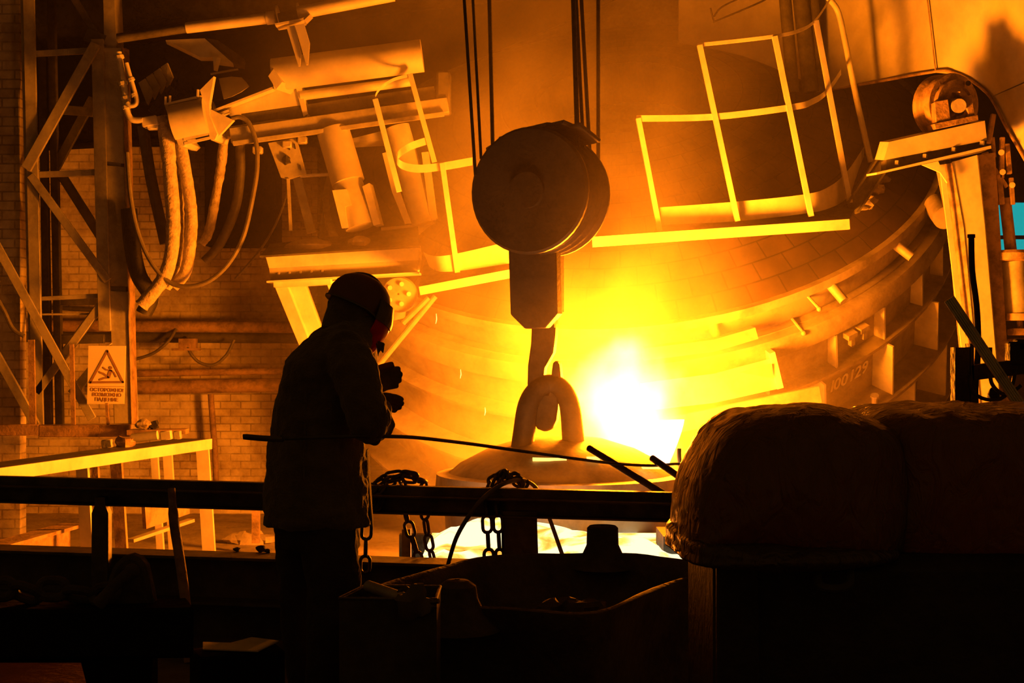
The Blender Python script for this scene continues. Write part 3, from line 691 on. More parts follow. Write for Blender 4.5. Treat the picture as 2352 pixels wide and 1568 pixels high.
for a, b in (((120, 250), (215, 258)), ((140, 690), (260, 690)), ((120, 780), (240, 778))): TB('rear_strut', a, b, 22, 12, .9, m='steel_dark')
bb = thing('base_beam', 'dark horizontal channel beam under the lattice tower', 'beam', P(150, 1000, 14.6))
mesh_obj('left_length', MB().bar(P(-30, 987, 14.6), P(92, 987, 14.6), .1, .115), M['rust'], bb, bevel=.005)
mesh_obj('right_length', MB().bar(P(93, 989, 14.6), P(300, 989, 14.6), .1, .125), M['rust'], bb, bevel=.005)
# posts around the sign
for x, y0, y1, w, lab in ((165, 790, 978, 9, 'thin upright post just left of the warning sign'), (245, 925, 978, 6, 'short thin upright under the warning sign'), (72, 780, 990, 14, 'upright angle left of the lower tower braces')):
    solo('upright', MB().bar(P(x, y0, 14.6), P(x+4, y1+6, 14.6), .03, w*TD/FPX, (1, 0, 0)), M['rust'], lab, 'post')
# fire hose arc and cables on the far left
solo('hanging_cable', MB().tube(smooth_path([P(-20, 660, 14.7), P(10, 715, 14.7), P(30, 755, 14.7), P(56, 772, 14.7)], 6), .022, 8), M['rubber'], 'black cable sagging at the far left edge beside the tower', 'cable')

# ------------------------------------------------------------------ warning sign
sg = thing('warning_sign', 'pale rectangular warning sign with a falling figure in a triangle, wired to the tower', 'sign', P(246, 928, 14.55))
SGD = 14.8
sgR = Matrix.Rotation(math.radians(1.8), 3, 'Y')
sc = P(244, 862, SGD); s = SGD/FPX; SW, SH = 86*s, 134*s
def SG(x, y, z=0.0): return sc+sgR @ Vector((x*s, -z, -y*s))      # x, y in photo pixels from the sign's centre
mesh_obj('board', MB().prism([SG(-43, -67), SG(43, -69), SG(43, 64), SG(-42, 67)], (0, .012, 0)), metal('sign_paint', (.80, .76, .66), .5, 0, .08, 3, .02), sg)
ink = metal('sign_print', (.30, .17, .08), .7, 0, .2, 6, .02)
tm = MB()
for a, b in (((1, -56), (-36, 17)), ((-36, 17), (39, 14)), ((39, 14), (1, -56))):
    A = Vector((a[0], a[1])); B = Vector((b[0], b[1])); d = (B-A).normalized(); n = Vector((-d.y, d.x))*2.6; A = A-d*2; B = B+d*2
    tm.prism([SG(*(A+n), .002), SG(*(B+n), .002), SG(*(B-n), .002), SG(*(A-n), .002)], (0, -.003, 0))
mesh_obj('triangle', tm, ink, sg)
fg = MB()
def limb(pts, w):
    for i in range(len(pts)-1):
        A = Vector(pts[i]); B = Vector(pts[i+1]); d = (B-A).normalized(); n = Vector((-d.y, d.x))*w/2; A = A-d*w*.3; B = B+d*w*.3
        fg.prism([SG(*(A+n), .002), SG(*(B+n), .002), SG(*(B-n), .002), SG(*(A-n), .002)], (0, -.003-.0004*i, 0))
limb([(10, -11), (6, 3)], 7.5); limb([(9, -12), (0, -13), (-7, -18)], 3); limb([(11, -12), (18, -7), (23, 2)], 3.2)
limb([(5, 4), (-6, -4), (-13, -6)], 4); limb([(6, 5), (-4, 6), (-14, 10)], 4); limb([(-13, -6), (-16, -8)], 3)
fg.prism([SG(10+3.6*math.cos(t*math.pi/6), -18+3.6*math.sin(t*math.pi/6), .002) for t in range(12)], (0, -.004, 0))
mesh_obj('falling_figure', fg, ink, sg)
mesh_obj('divider', MB().prism([SG(-39, 26, .001), SG(43, 24, .001), SG(43, 25, .001), SG(-39, 27, .001)], (0, -.002, 0)), ink, sg)
for txt, yy in (('ОСТОРОЖНО!', 37), ('ВОЗМОЖНО', 48), ('ПАДЕНИЕ', 59)):
    vs_, fs_ = text_mb(txt, 11*s, .001)
    mb = MB(); mb.add([SG(3, yy)+sgR @ Vector((v.x, -.003-v.z, v.y)) for v in vs_], fs_); mesh_obj('lettering', mb, ink, sg, flat=True)
mesh_obj('wire_tie', MB().tube([SG(-2, -66, .0), SG(-2, -74, -.22)], .006, 6), M['steel_light'], sg)

# ------------------------------------------------------------------ wall pipes
def wp(name, pts, r, m, lab, cat='pipe', grp=None, n=14):
    return solo(name, MB().tube(pts, r, n), M[m], lab, cat, grp)
wp('wall_pipe', [P(60, 748, 18.4), P(765, 752, 18.4)], .075, 'rust', 'upper one of the paired thick pipes along the brick wall', grp='pipes on the brick wall')
wp('wall_pipe', [P(60, 772, 18.5), P(765, 776, 18.5)], .075, 'steel_dark', 'lower one of the paired thick pipes, close under its twin on the brick wall', grp='pipes on the brick wall')
wp('wall_pipe', [P(280, 858, 18.4), P(765, 850, 18.4)], .045, 'rust', 'thin pipe above the lowest thick pipe on the brick wall', grp='pipes on the brick wall')
wp('wall_pipe', [P(280, 890, 18.4), P(765, 882, 18.4)], .09, 'rust', 'lowest thick pipe running along the brick wall behind the worker', grp='pipes on the brick wall')
wp('conduit', [P(484, 905, 18.7), P(494, 1040, 18.7), P(498, 1140, 18.7)], .04, 'rust', 'upright conduit below the wall pipes')
wp('sagging_cable', smooth_path([P(300, 828, 18.2), P(350, 812, 18.2), P(385, 785, 18.2), P(404, 756, 18.33)], 5), .02, 'rubber', 'cable rising to the upper wall pipe', 'cable', 'cables on the wall pipes')
wp('sagging_cable', smooth_path([P(430, 775, 18.38), P(432, 800, 18.2), P(455, 830, 18.2), P(490, 838, 18.2), P(520, 815, 18.2), P(538, 780, 18.2)], 5), .02, 'rubber', 'cable sagging in a U below the upper wall pipe', 'cable', 'cables on the wall pipes')
jb = solo('junction_box', MB().box(P(432, 790, 18.25), (.22, .12, .14)).box(P(428, 802, 18.25), (.34, .16, .03)), M['rust'], 'small rusty box hanging under the upper wall pipes', 'box')
wp('pole', [P(-2, 700, 18.6), P(300, 716, 18.6)], .03, 'steel_dark', 'thin dark pipe passing behind the tower at mid height')

solo('shade_girder', MB().ibeam(P(40, 300, 18.75), P(800, 262, 18.75), .30, .52, .03), M['shade'], 'added dark shade girder running along the top of the brick wall behind the hoses', 'girder')  # added girder, a dark stand-in for shade along the wall top
solo('shade_panel', MB().box(P(560, 440, 18.6), (.92, .5, 1.45)).box(P(560, 320, 18.55), (1.0, .56, .06)), M['shade'], 'added dark shade cabinet on the brick wall right of the hanging hoses', 'panel', bevel=.01)  # added box, its dark face stands in for wall shade behind the hoses
# ------------------------------------------------------------------ electrode arm group
AD = 14.6
ar = thing('electrode_arm', 'long sloping electrode arm with flanged clamp drum at its left end', 'machine arm', P(600, 300, AD))
def Q(x, y, d=0): return P(x, y, AD+d)
mesh_obj('arm_tube', MB().cyl(Q(628, 172, -.12), Q(970, 128, -.12), .165, 36), M['duct'], ar)
mesh_obj('end_flare', MB().prism([Q(628, 158, -.3), Q(648, 188, -.3), Q(634, 205, -.3), Q(616, 175, -.3)], (.1, .3, 0)), M['duct'], ar)
mesh_obj('side_web', MB().prism([Q(508, 252), Q(632, 206), Q(679, 199), Q(694, 244), Q(531, 268)], (0, .05, 0)), M['steel_light'], ar, bevel=.004)
mesh_obj('web_flange', MB().bar(Q(480, 262, -.08), Q(640, 200, -.08), .14, .022), M['steel_light'], ar)
mesh_obj('web_flange', MB().bar(Q(482, 274, -.08), Q(528, 256, -.08), .14, .022), M['steel_light'], ar)
mesh_obj('end_plate', MB().prism([Q(679, 199, -.03), Q(692, 200, -.03), Q(706, 262, -.03), Q(697, 268, -.03)], (.02, .1, 0)), M['steel_light'], ar)
mesh_obj('side_tube', MB().cyl(Q(690, 220), Q(950, 186), .05, 16), M['steel_light'], ar)
mesh_obj('dark_beam', MB().bar(Q(560, 278, .1), Q(1000, 215, .1), .2, .12), M['steel_dark'], ar)
mesh_obj('conductor', MB().tube([Q(520, 296, -.02), Q(640, 278, -.02), Q(700, 276, -.02), Q(712, 266, -.02)], .02, 8), M['rubber'], ar)
mesh_obj('bus_beam', MB().bar(Q(532, 314), Q(1030, 243), .16, .155), M['steel'], ar, bevel=.006)
mesh_obj('bus_ledge', MB().bar(Q(536, 330, -.1), Q(1020, 262, -.1), .06, .04), M['steel'], ar)
mesh_obj('arm_head', MB().box(Q(1020, 215, .1), (.14, .3, .42)), M['steel_dark'], ar, bevel=.02)
for px, py in ((592, 345), (660, 332), (695, 322)): mesh_obj('lug', MB().box(Q(px, py), (.10, .1, .075)), M['steel'], ar, bevel=.012)
# clamp drum
dl, dr_ = Q(404, 284, -.1), Q(468, 268, -.1)
mesh_obj('flange', MB().prism([Q(377, 240, -.28), Q(392, 236, -.28), Q(424, 318, -.28), Q(432, 328, -.28), Q(422, 337, -.28), Q(409, 335, -.28)], (.02, .5, .02)), M['steel_light'], ar, bevel=.005)
mesh_obj('flange', MB().prism([Q(445, 222, -.28), Q(462, 218, -.28), Q(500, 308, -.28), Q(494, 322, -.28), Q(484, 322, -.28)], (.02, .5, .02)), M['steel_light'], ar, bevel=.005)
mesh_obj('drum', MB().cyl(Q(398, 283, -.22), Q(476, 267, -.22), .19, 36), M['duct'], ar)
mesh_obj('tie_strip', MB().bar(Q(382, 240, -.29), Q(452, 224, -.29), .03, .025), M['steel_light'], ar)
mesh_obj('tie_strip', MB().bar(Q(424, 330, -.27), Q(484, 316, -.27), .03, .025), M['steel_light'], ar)
mesh_obj('tie_strip', MB().bar(Q(422, 320, -.27), Q(478, 307, -.27), .03, .03), M['steel_light'], ar)
mesh_obj('fin', MB().prism([Q(491, 175, -.26), Q(459, 207, -.26), Q(466, 228, -.26), Q(482, 262, -.26), Q(480, 240, -.26)], (.01, .06, 0)), M['steel_light'], ar)
mesh_obj('back_plate', MB().prism([Q(466, 225, -.24), Q(482, 250, -.24), Q(536, 276, -.24), Q(495, 320, -.24)], (.01, .04, 0)), M['steel_light'], ar)
mesh_obj('cowl', sheet([Q(502, 180, 0), Q(530, 176, -.02), Q(553, 178, -.02), Q(563, 188, .0)], [Q(514, 228, -.15), Q(532, 222, -.17), Q(552, 212, -.17), Q(571, 199, -.1)], (0, .05, .01)), M['duct'], ar, smooth=60)
for px in (380, 390, 454): mesh_obj('stud', MB().bar(Q(px, 240-(px-380)*.22, -.3), Q(px+1, 222-(px-380)*.22, -.3), .02, .02), M['steel_light'], ar)
# plates above the arm
solo('canopy_plate', MB().prism([Q(380, 92, .3), Q(470, 88, .3), Q(535, 145, .3), Q(495, 140, .3), Q(488, 131, .3), Q(460, 131, .3)], (0, .06, -.03)), M['steel_light'], 'pale pointed plate high above the clamp drum', 'plate')
solo('side_canopy', MB().prism([Q(474, 88, .33), Q(500, 92, .4), Q(562, 135, .5), Q(560, 150, .45), Q(538, 146, .33)], (0, .06, -.03)), M['steel_dark'], 'dark pointed plate beside the pale one above the arm', 'plate')
solo('hanger_rod', MB().tube([Q(484, 170, .1), Q(547, 159, .1)], .012, 8), M['steel'], 'thin rod floating between the fin and the dark plate', 'rod')
solo('wedge', MB().prism([Q(489, 130, .2), Q(498, 132, .2), Q(496, 142, .2), Q(491, 162, .2)], (.03, .05, 0)), M['steel_light'], 'small wedge hanging under the pale pointed plate', 'wedge')
bp = MB()
for i in range(4): bp.prism([Q(318+i*17, 190-i*12, .1), Q(333+i*17, 180-i*12, .06), Q(352+i*15, 212-i*12, .06), Q(338+i*15, 240-i*12, .1)], (0, .05, 0))
solo('ribbed_plate', bp, M['steel'], 'ribbed dull plate left of the clamp drum behind the hose fittings', 'plate')
solo('dark_strut', MB().bar(Q(352, 262, -.1), Q(400, 205, -.05), .08, .12), M['black'], 'black strut crossing from the ribbed plate to the drum', 'strut')

# overhead pipe with flange and bracket
op = thing('overhead_pipe', 'pale overhead pipe with joint flanges sloping up across the top', 'pipe', Q(640, 45, -0.3))
mesh_obj('pipe_length', MB().cyl(Q(428, 64, -0.3), Q(632, 40, -0.3), .056, 20), M['duct'], op)
mesh_obj('pipe_length', MB().cyl(Q(684, 30, -0.3), Q(905, -12, -0.3), .066, 20), M['duct'], op)
mesh_obj('pipe_length', MB().cyl(Q(640, 42, -0.28), Q(690, 32, -0.28), .05, 20), M['steel_dark'], op)
mesh_obj('pipe_length', MB().cyl(Q(270, 88, -0.3), Q(430, 64, -0.3), .048, 20), M['steel_dark'], op)
axp = (Q(684, 30, -0.3)-Q(632, 40, -0.3)).normalized()
for px, py, r in ((637, 34, .10), (684, 26, .09)): mesh_obj('flange', MB().lathe([(.01, 0), (r, 0), (r, .02), (.01, .02)], Q(px, py, .2), axp, 24), M['duct'], op)
mesh_obj('collar', MB().cyl(Q(612, 42, -0.3), Q(630, 40, -0.3), .066, 20), M['duct'], op)
br = thing('hanging_bracket', 'T-shaped bracket with two tapering fins under the overhead pipe', 'bracket', Q(680, 62, -0.4))
mesh_obj('top_plate', MB().bar(Q(636, 62, -0.4), Q(700, 50, -0.4), .22, .022), M['duct'], br)
mesh_obj('fin', MB().prism([Q(658, 62, -0.5), Q(676, 58, -0.5), Q(691, 120, -0.5), Q(689, 151, -0.5), Q(685, 151, -0.5)], (.0, .04, 0)), M['duct'], br)
mesh_obj('fin', MB().prism([Q(677, 58, -0.55), Q(698, 54, -0.55), Q(711, 98, -0.55), Q(707, 148, -0.55), Q(703, 148, -0.55)], (.0, .04, 0)), M['duct'], br)
mesh_obj('arm', MB().bar(Q(698, 52, -0.4), Q(712, 38, -0.35), .06, .05), M['duct'], br)

# ------------------------------------------------------------------ hoses
def hose(pts, r, m, lab, d=0, cat='hose', grp='hoses hanging behind the tower', wob=0.0, name='hose', n=14):
    p = smooth_path([Q(x, y, d+dd) for x, y, dd in [(q+(0,))[:3] for q in pts]], 8)
    rr = [r*(1+wob*noise.noise(Vector((i*.8, r*50, 1)))) for i in range(len(p))]
    return solo(name, MB().tube(p, rr, n), M[m], lab, cat, grp)
hose([(372, 268), (384, 330), (392, 420), (398, 510), (392, 590), (372, 645), (325, 702)], .072, 'wrap', 'thick wrapped hose, brightest of the hanging ones, under the clamp drum', -.1, wob=.15)
hose([(404, 296, -.2), (399, 330), (408, 420), (410, 500), (408, 580), (400, 625), (380, 660)], .06, 'wrap', 'wrapped hose between the brightest one and the ribbed one', .15, wob=.2)
hose([(415, 330), (432, 430), (440, 500), (436, 570), (425, 625), (398, 658)], .062, 'wrap', 'wrapped hose just right of the brightest pair', 0, wob=.12)
hose([(534, 305, -.3), (516, 318, -.15), (508, 380), (494, 460), (480, 530), (462, 560)], .05, 'wrap', 'dim wrapped hose hanging under the right flange of the drum', .35, wob=.2)
hose([(560, 312, -.45), (552, 340, -.1), (552, 400), (540, 480), (505, 560), (470, 600)], .05, 'rubber', 'dark hose farther right behind the thin looping one', .5)
hose([(328, 290), (345, 400), (362, 480), (380, 560)], .06, 'rubber', 'dark hose left of the brightest wrapped one', .3)
hose([(296, 480), (303, 560), (318, 630), (345, 680), (330, 720)], .085, 'black', 'thick black hose curving beside the tower column', .2)
hose([(532, 272), (552, 269), (572, 283), (588, 326), (591, 380), (583, 440), (560, 540), (525, 605), (480, 645), (430, 658), (385, 645), (345, 598), (316, 530), (300, 450), (292, 350)], .024, 'rubber', 'thin hose in one long loop from the drum to the tower', -.15, n=10)
hose([(665, 425), (640, 500), (600, 570), (540, 640)], .012, 'rubber', 'thin sagging line right of the long hose loop', .3, 'cable', n=8)
# metal hose fittings
ft = thing('hose_fitting', 'pair of shiny bent pipe fittings hooked beside the tower column', 'fitting', Q(300, 275, -.2))
mesh_obj('long_bend', MB().tube(smooth_path([Q(272, 120, -.2), Q(279, 160, -.2), Q(287, 210, -.2), Q(289, 240, -.2), Q(294, 262, -.2), Q(305, 275, -.2), Q(328, 276, -.2)], 6), .032, 12), M['steel_light'], ft)
mesh_obj('short_bend', MB().tube(smooth_path([Q(290, 145, -.25), Q(297, 170, -.25), Q(306, 200, -.25), Q(314, 228, -.25), Q(311, 240, -.25), Q(300, 243, -.25), Q(292, 236, -.25)], 6), .024, 12), M['steel_light'], ft)
for px, py in ((275, 128), (283, 188), (289, 222), (291, 243)): mesh_obj('nut', MB().cyl(Q(px-1, py, -.2), Q(px+1, py+7, -.2), .045, 8), M['steel_light'], ft)
for px, py in ((301, 180), (308, 215)): mesh_obj('nut', MB().cyl(Q(px-1, py, -.25), Q(px+2, py+6, -.25), .035, 8), M['steel_light'], ft)
solo('terminal_block', MB().box(Q(346, 280, -.15), (.16, .14, .10), Matrix.Rotation(-.15, 3, 'Y')).box(Q(352, 293, -.15), (.11, .1, .05)), M['steel_light'], 'pale block on top of the brightest wrapped hose', 'block', bevel=.01)

# ------------------------------------------------------------------ cylinders and bracketed beam
mc = thing('lift_cylinder', 'steel cylinder with side plates, left one above the lit I-beam', 'cylinder', Q(825, 520, -0.08))
mesh_obj('upper_tube', MB().cyl(Q(765, 300, 0.02), Q(800, 420, -0.08), .17, 30), M['duct'], mc)
mesh_obj('lower_tube', MB().tube([Q(795, 400, -0.08), Q(802, 430, -0.08), Q(828, 522, -0.13)], [.12, .155, .155], 30), M['steel_light'], mc)
mesh_obj('side_plate', MB().prism([Q(763, 437, -0.28), Q(796, 434, -0.28), Q(808, 470, -0.28), Q(793, 474, -0.28), Q(800, 523, -0.28), Q(785, 524, -0.28)], (0, .04, 0)), M['steel_light'], mc)
mesh_obj('side_plate', MB().prism([Q(832, 428, -0.23), Q(848, 420, -0.23), Q(873, 514, -0.23), Q(858, 518, -0.23)], (.02, .2, 0)), M['steel_light'], mc)
mc2 = thing('lift_cylinder', 'steel cylinder with side plates, right one behind the small cage', 'cylinder', Q(960, 515, 0.02))
mesh_obj('tube', MB().cyl(Q(912, 292, 0.17), Q(975, 514, 0.12), .13, 30), M['steel_light'], mc2)
mesh_obj('side_plate', MB().prism([Q(878, 352, -0.03), Q(892, 348, -0.03), Q(912, 420, -0.03), Q(944, 512, -0.03), Q(930, 514, -0.03), Q(900, 440, -0.03)], (0, .05, 0)), M['steel_light'], mc2)
mesh_obj('side_plate', MB().prism([Q(968, 350, 0.02), Q(984, 348, 0.02), Q(1004, 500, 0.02), Q(988, 508, 0.02)], (0, .15, 0)), M['steel_light'], mc2)
solo('shelf_plate', MB().prism([Q(808, 318, .3), Q(880, 300, .3), Q(888, 322, .3), Q(812, 326, .3)], (0, .2, -.03)), M['steel_light'], 'small pale plate between the two lift cylinders', 'plate')
sb = thing('slotted_bracket', 'slotted dull plate hanging under the electrode arm', 'bracket', Q(660, 405, .0))
mesh_obj('plate', MB().prism([Q(615, 328), Q(680, 316), Q(704, 400), Q(662, 412), Q(645, 408)], (0, .06, 0)), M['steel'], sb, bevel=.004)
for px, py in ((664, 338), (677, 336), (690, 385)): mesh_obj('slot', MB().box(Q(px, py, -.01), (.012, .02, .055), Matrix.Rotation(-.2, 3, 'Y')), M['black'], sb)
mesh_obj('knob', MB().blob(Q(658, 368, -.02), .045, 2, .4, 8, 6), M['black'], sb)
mesh_obj('drop_rod', MB().bar(Q(662, 410, .0), Q(668, 530, .0), .03, .03), M['steel'], sb)
mesh_obj('cross_rod', MB().cyl(Q(690, 404, .03), Q(762, 400, .03), .018, 8), M['steel_light'], sb)
solo('leaning_post', MB().bar(Q(684, 410, .3), Q(716, 534, .3), .09, .09, (1, 0, 0)), M['steel'], 'leaning square post between the slotted bracket and the I-beam', 'post')
ib = thing('support_beam', 'wide lit I-beam carried on two slanting legs, above the worker', 'beam', Q(780, 640, -.1))
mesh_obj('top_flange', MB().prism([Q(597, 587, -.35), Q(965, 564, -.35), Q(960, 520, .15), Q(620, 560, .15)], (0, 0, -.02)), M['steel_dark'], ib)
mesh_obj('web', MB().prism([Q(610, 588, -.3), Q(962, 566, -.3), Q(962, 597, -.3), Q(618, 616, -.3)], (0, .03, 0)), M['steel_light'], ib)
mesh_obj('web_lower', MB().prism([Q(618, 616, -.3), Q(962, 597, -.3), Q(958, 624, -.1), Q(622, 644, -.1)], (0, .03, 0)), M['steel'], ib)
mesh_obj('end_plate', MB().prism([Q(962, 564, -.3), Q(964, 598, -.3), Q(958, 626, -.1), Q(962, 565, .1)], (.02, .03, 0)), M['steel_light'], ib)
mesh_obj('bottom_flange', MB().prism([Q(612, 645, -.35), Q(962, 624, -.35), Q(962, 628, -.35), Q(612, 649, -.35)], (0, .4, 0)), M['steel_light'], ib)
mesh_obj('bottom_channel', MB().bar(Q(632, 654, -.2), Q(762, 647, -.2), .2, .055), M['steel_light'], ib)
mesh_obj('leg', MB().prism([Q(632, 660, -.15), Q(660, 658, -.15), Q(716, 800, -.15), Q(690, 800, -.15)], (.02, .25, 0)), M['steel_light'], ib)
mesh_obj('leg_web', MB().prism([Q(660, 658, -.05), Q(700, 656, -.05), Q(752, 800, -.05), Q(716, 800, -.05)], (.02, .1, 0)), M['steel_light'], ib)
mesh_obj('leg', MB().prism([Q(750, 650, -.15), Q(775, 642, -.15), Q(815, 760, -.15), Q(792, 760, -.15)], (.02, .25, 0)), M['steel_light'], ib)
mesh_obj('leg_web', MB().prism([Q(775, 642, -.05), Q(810, 640, -.05), Q(850, 760, -.05), Q(815, 760, -.05)], (.02, .1, 0)), M['steel_light'], ib)
for px in (640, 665, 690, 715, 740): mesh_obj('rivet', MB().blob(Q(px, 628-(px-640)*.06, -.22), .016, 0, 0, 6, 4), M['steel'], ib)
for x0, x1, y0, y1, lab in ((655, 778, 545, 572, 'low heap of dust, left one on the beam top'), (790, 862, 540, 566, 'pale heap of dust, right one on the beam top')):
    solo('dust_heap', MB().blob(Q((x0+x1)/2, y1+2, -.05), ((x1-x0)/2*AD/FPX, .16, (y1-y0)*AD/FPX), x0, .15, 16, 8), M['sand'], lab, 'heap')
# body behind the second cage
solo('rear_girder', MB().bar(Q(880, 548, 1.0), Q(1180, 520, 1.0), .3, .22), M['furnace'], 'dark girder behind the small cage, hazy', 'girder')
D2 = -.9
cage('operator_cage', 'small curved railed platform left of the hook block', [
    (Q(862, 228, D2), Q(917, 440, D2)), (Q(942, 170, D2+.6), Q(998, 372, D2+.6)), (Q(1016, 375, D2), Q(1051, 626, D2))],
    [([Q(944, 172, D2+.6), Q(905, 182, D2+.5), Q(876, 200, D2+.2), Q(863, 218, D2), Q(862, 232, D2)], .03),
     ([Q(984, 322, D2+.6), Q(945, 335, D2+.5), Q(918, 352, D2+.2), Q(911, 366, D2), Q(925, 380, D2), Q(960, 387, D2), Q(1016, 382, D2), Q(1085, 370, D2)], .075)],
    ([Q(972, 578, D2+.3), Q(985, 585, D2+.1), Q(1010, 588, D2), Q(1060, 580, D2), Q(1175, 553, D2)], [Q(986, 612, D2+.3), Q(998, 620, D2+.1), Q(1020, 624, D2), Q(1070, 620, D2), Q(1180, 603, D2)]),
    (Q(1060, 650, D2), [Q(962, 655, D2), Q(1172, 620, D2), Q(1190, 570, D2+1.2), Q(975, 600, D2+1.2)], (Q(964, 668, D2-.05), Q(1180, 627, D2-.05), .08)))

# hazy things under the small cage
mo = thing('gear_motor', 'round geared motor lost in the glow right of the worker\'s helmet', 'motor', Q(915, 700, .6))
mesh_obj('housing', MB().lathe([(.01, 0), (.17, 0), (.19, .03), (.19, .25), (.01, .3)], Q(915, 675, .2), (0, 1, 0), 24), M['furnace'], mo)
for a in range(5): mesh_obj('bolt', MB().cyl(Q(915+24*math.cos(a*1.26), 675+24*math.sin(a*1.26), .15), Q(915+24*math.cos(a*1.26), 675+24*math.sin(a*1.26), .22), .025, 8), M['steel_light'], mo)
mesh_obj('bracket', MB().prism([Q(862, 650, .4), Q(940, 645, .4), Q(930, 730, .4), Q(885, 740, .4)], (0, .05, 0)), M['furnace'], mo)
for k, (a, b) in enumerate((((1000, 680), (862, 848)), ((985, 684), (925, 742)))):
    solo('slanting_rod', MB().cyl(Q(*a, .1), Q(*b, .1), .03, 10), M['furnace'], ['long hazy slanting rod running down behind the worker\'s chest', 'short hazy rod parallel to the long slanting one'][k], 'rod')
vb = thing('bent_guide', 'hazy curved guide plates left of the hook block neck', 'guide', Q(1130, 900, .8))
mesh_obj('curved_plate', sheet(smooth_path([Q(1050, 720, .8), Q(1080, 775, .8), Q(1120, 815, .8), Q(1170, 835, .8)], 5), smooth_path([Q(1062, 760, .8), Q(1090, 815, .8), Q(1130, 855, .8), Q(1175, 870, .8)], 5), (0, .3, 0)), M['furnace'], vb)
mesh_obj('brace', MB().bar(Q(1060, 705, .8), Q(1180, 980, .8), .1, .12, (1, 0, 0)), M['furnace'], vb)
mesh_obj('rack', MB().bar(Q(1103, 655, .7), Q(1150, 800, .7), .06, .07, (1, 0, 0)), M['steel_light'], vb)
for i in range(7): mesh_obj('tooth', MB().box(Q(1096+i*6.6, 665+i*20, .68), (.07, .05, .035), Matrix.Rotation(.3, 3, 'Y')), M['steel_light'], vb)

# ------------------------------------------------------------------ work table at the left
d_l, d_r = 10.85, 13.9
tb = thing('work_table', 'long narrow steel table with brightly lit side rail and legs, at the left', 'table', Vector((P(483, 1262, d_r).x, 12.5, PIT)))
zt = .50
La, Ra = P(-40, 1085, d_l-.35), P(484, 1019, d_r); La.z = zt; Ra.z = zt
mesh_obj('side_rail', MB().bar(La, Ra, .03, .10), M['steel_light'], tb)
mesh_obj('table_top', MB().prism([La+Vector((0, 0, .045)), Ra+Vector((0, 0, .045)), Ra+Vector((-.35, .12, .045)), La+Vector((-.35, .12, .045))], (0, 0, -.02)), M['steel_dark'], tb)
mesh_obj('far_end', MB().bar(Ra+Vector((0, 0, 0)), Ra+Vector((-.35, .12, 0)), .03, .09), M['rust'], tb)
def tleg(px, d, w, m='steel_light', z0=PIT, off=0):
    x = (px-1176)/FPX*d; mesh_obj('leg', MB().bar(Vector((x-.02+off, d, zt-.03)), Vector((x+.06+off, d, z0)), .06, w, (1, 0, 0)), M[m], tb)
tleg(470, 13.9, .12); tleg(194, 12.3, .10); tleg(388, 14.6, .09); tleg(358, 14.4, .07); tleg(272, 12.6, .10, 'rust'); tleg(222, 12.9, .06, 'rust')
mesh_obj('low_brace', MB().bar(Vector((P(330, 1, 13.2).x, 13.2, -.1)), Vector((P(430, 1, 13.8).x, 13.8, -.03)), .04, .28), M['rust'], tb)
mesh_obj('low_rail', MB().bar(Vector((P(300, 1, 13).x, 13.0, -.32)), Vector((P(440, 1, 13.7).x, 13.7, -.22)), .08, .03), M['steel'], tb)
def item(name, px0, px1, py, hh, d, m, lab, cat, shape='box'):
    a, b = P(px0, py, d), P(px1, py-abs(px1-px0)*.12, d)
    mb = MB().cyl(a, b, hh/2, 16) if shape == 'cyl' else MB().bar(a, b, hh*.9, hh)
    return solo(name, mb, M[m], lab, cat, None, bevel=.006 if shape == 'box' else 0)
item('round_bar', 303, 362, 1006, .085, 13.2, 'steel_light', 'pale round billet lying on the work table', 'bar', 'cyl')
item('block', 370, 394, 1001, .085, 13.4, 'steel_light', 'pale square block beside the round billet on the table', 'block')
item('block', 400, 416, 1000, .08, 13.5, 'steel', 'small dark-centred block at the right end of the table row', 'block')
item('block', 235, 258, 1020, .075, 12.8, 'steel', 'dull block left of the burnt lump on the table', 'block')
solo('slag_lump', MB().blob(P(286, 1018, 12.9), (.09, .08, .06), 5, .4, 10, 7), M['rust'], 'burnt slag lump left of the round billet', 'lump')
solo('ledge', MB().bar(P(296, 992, 14.45), P(430, 990, 14.45), .16, .05), M['rust'], 'short rusty ledge behind the table, glove lying on it', 'ledge')
gl = thing('work_glove', 'crumpled pale glove lying on the beam behind the table', 'glove', P(335, 975, 14.4))
mesh_obj('palm', MB().blob(P(330, 974, 14.45), (.09, .07, .05), 8, .25, 12, 8), M['wrap'], gl)
mesh_obj('cuff', MB().blob(P(354, 976, 14.45), (.05, .05, .045), 9, .3, 8, 6), M['black'], gl)
solo('low_wall', MB().bar(Vector((P(-40, 1, 11.2).x, 11.2, -.33)), Vector((P(142, 1, 12.6).x, 12.6, -.33)), .16, .36).bar(Vector((P(-40, 1, 11.2).x, 11.15, -.14)), Vector((P(165, 1, 12.7).x, 12.7, -.14)), .22, .03), M['rust'], 'rusty low beam under the left end of the work table', 'beam')
for px, py, r, k in ((545, 1190, .10, 0), (575, 1200, .14, 1), (608, 1197, .09, 2)):
    q = P(px, py, 16.2); q.z = PIT+.05
    solo('rubble', MB().blob(q, (r*1.5, r, r*.7), k+3, .35, 9, 6), M['sand'], ['small heap of rubble on the pit floor, left of three', 'largest heap of rubble on the pit floor', 'small heap of rubble on the pit floor nearest the worker'][k], 'rubble', 'rubble on the pit floor')
solo('stub_post', MB().box(P(588, 1185, 15.4)+Vector((0, 0, -.08)), (.08, .08, .42)), M['rust'], 'short rusty stub standing on the pit floor left of the worker', 'post')
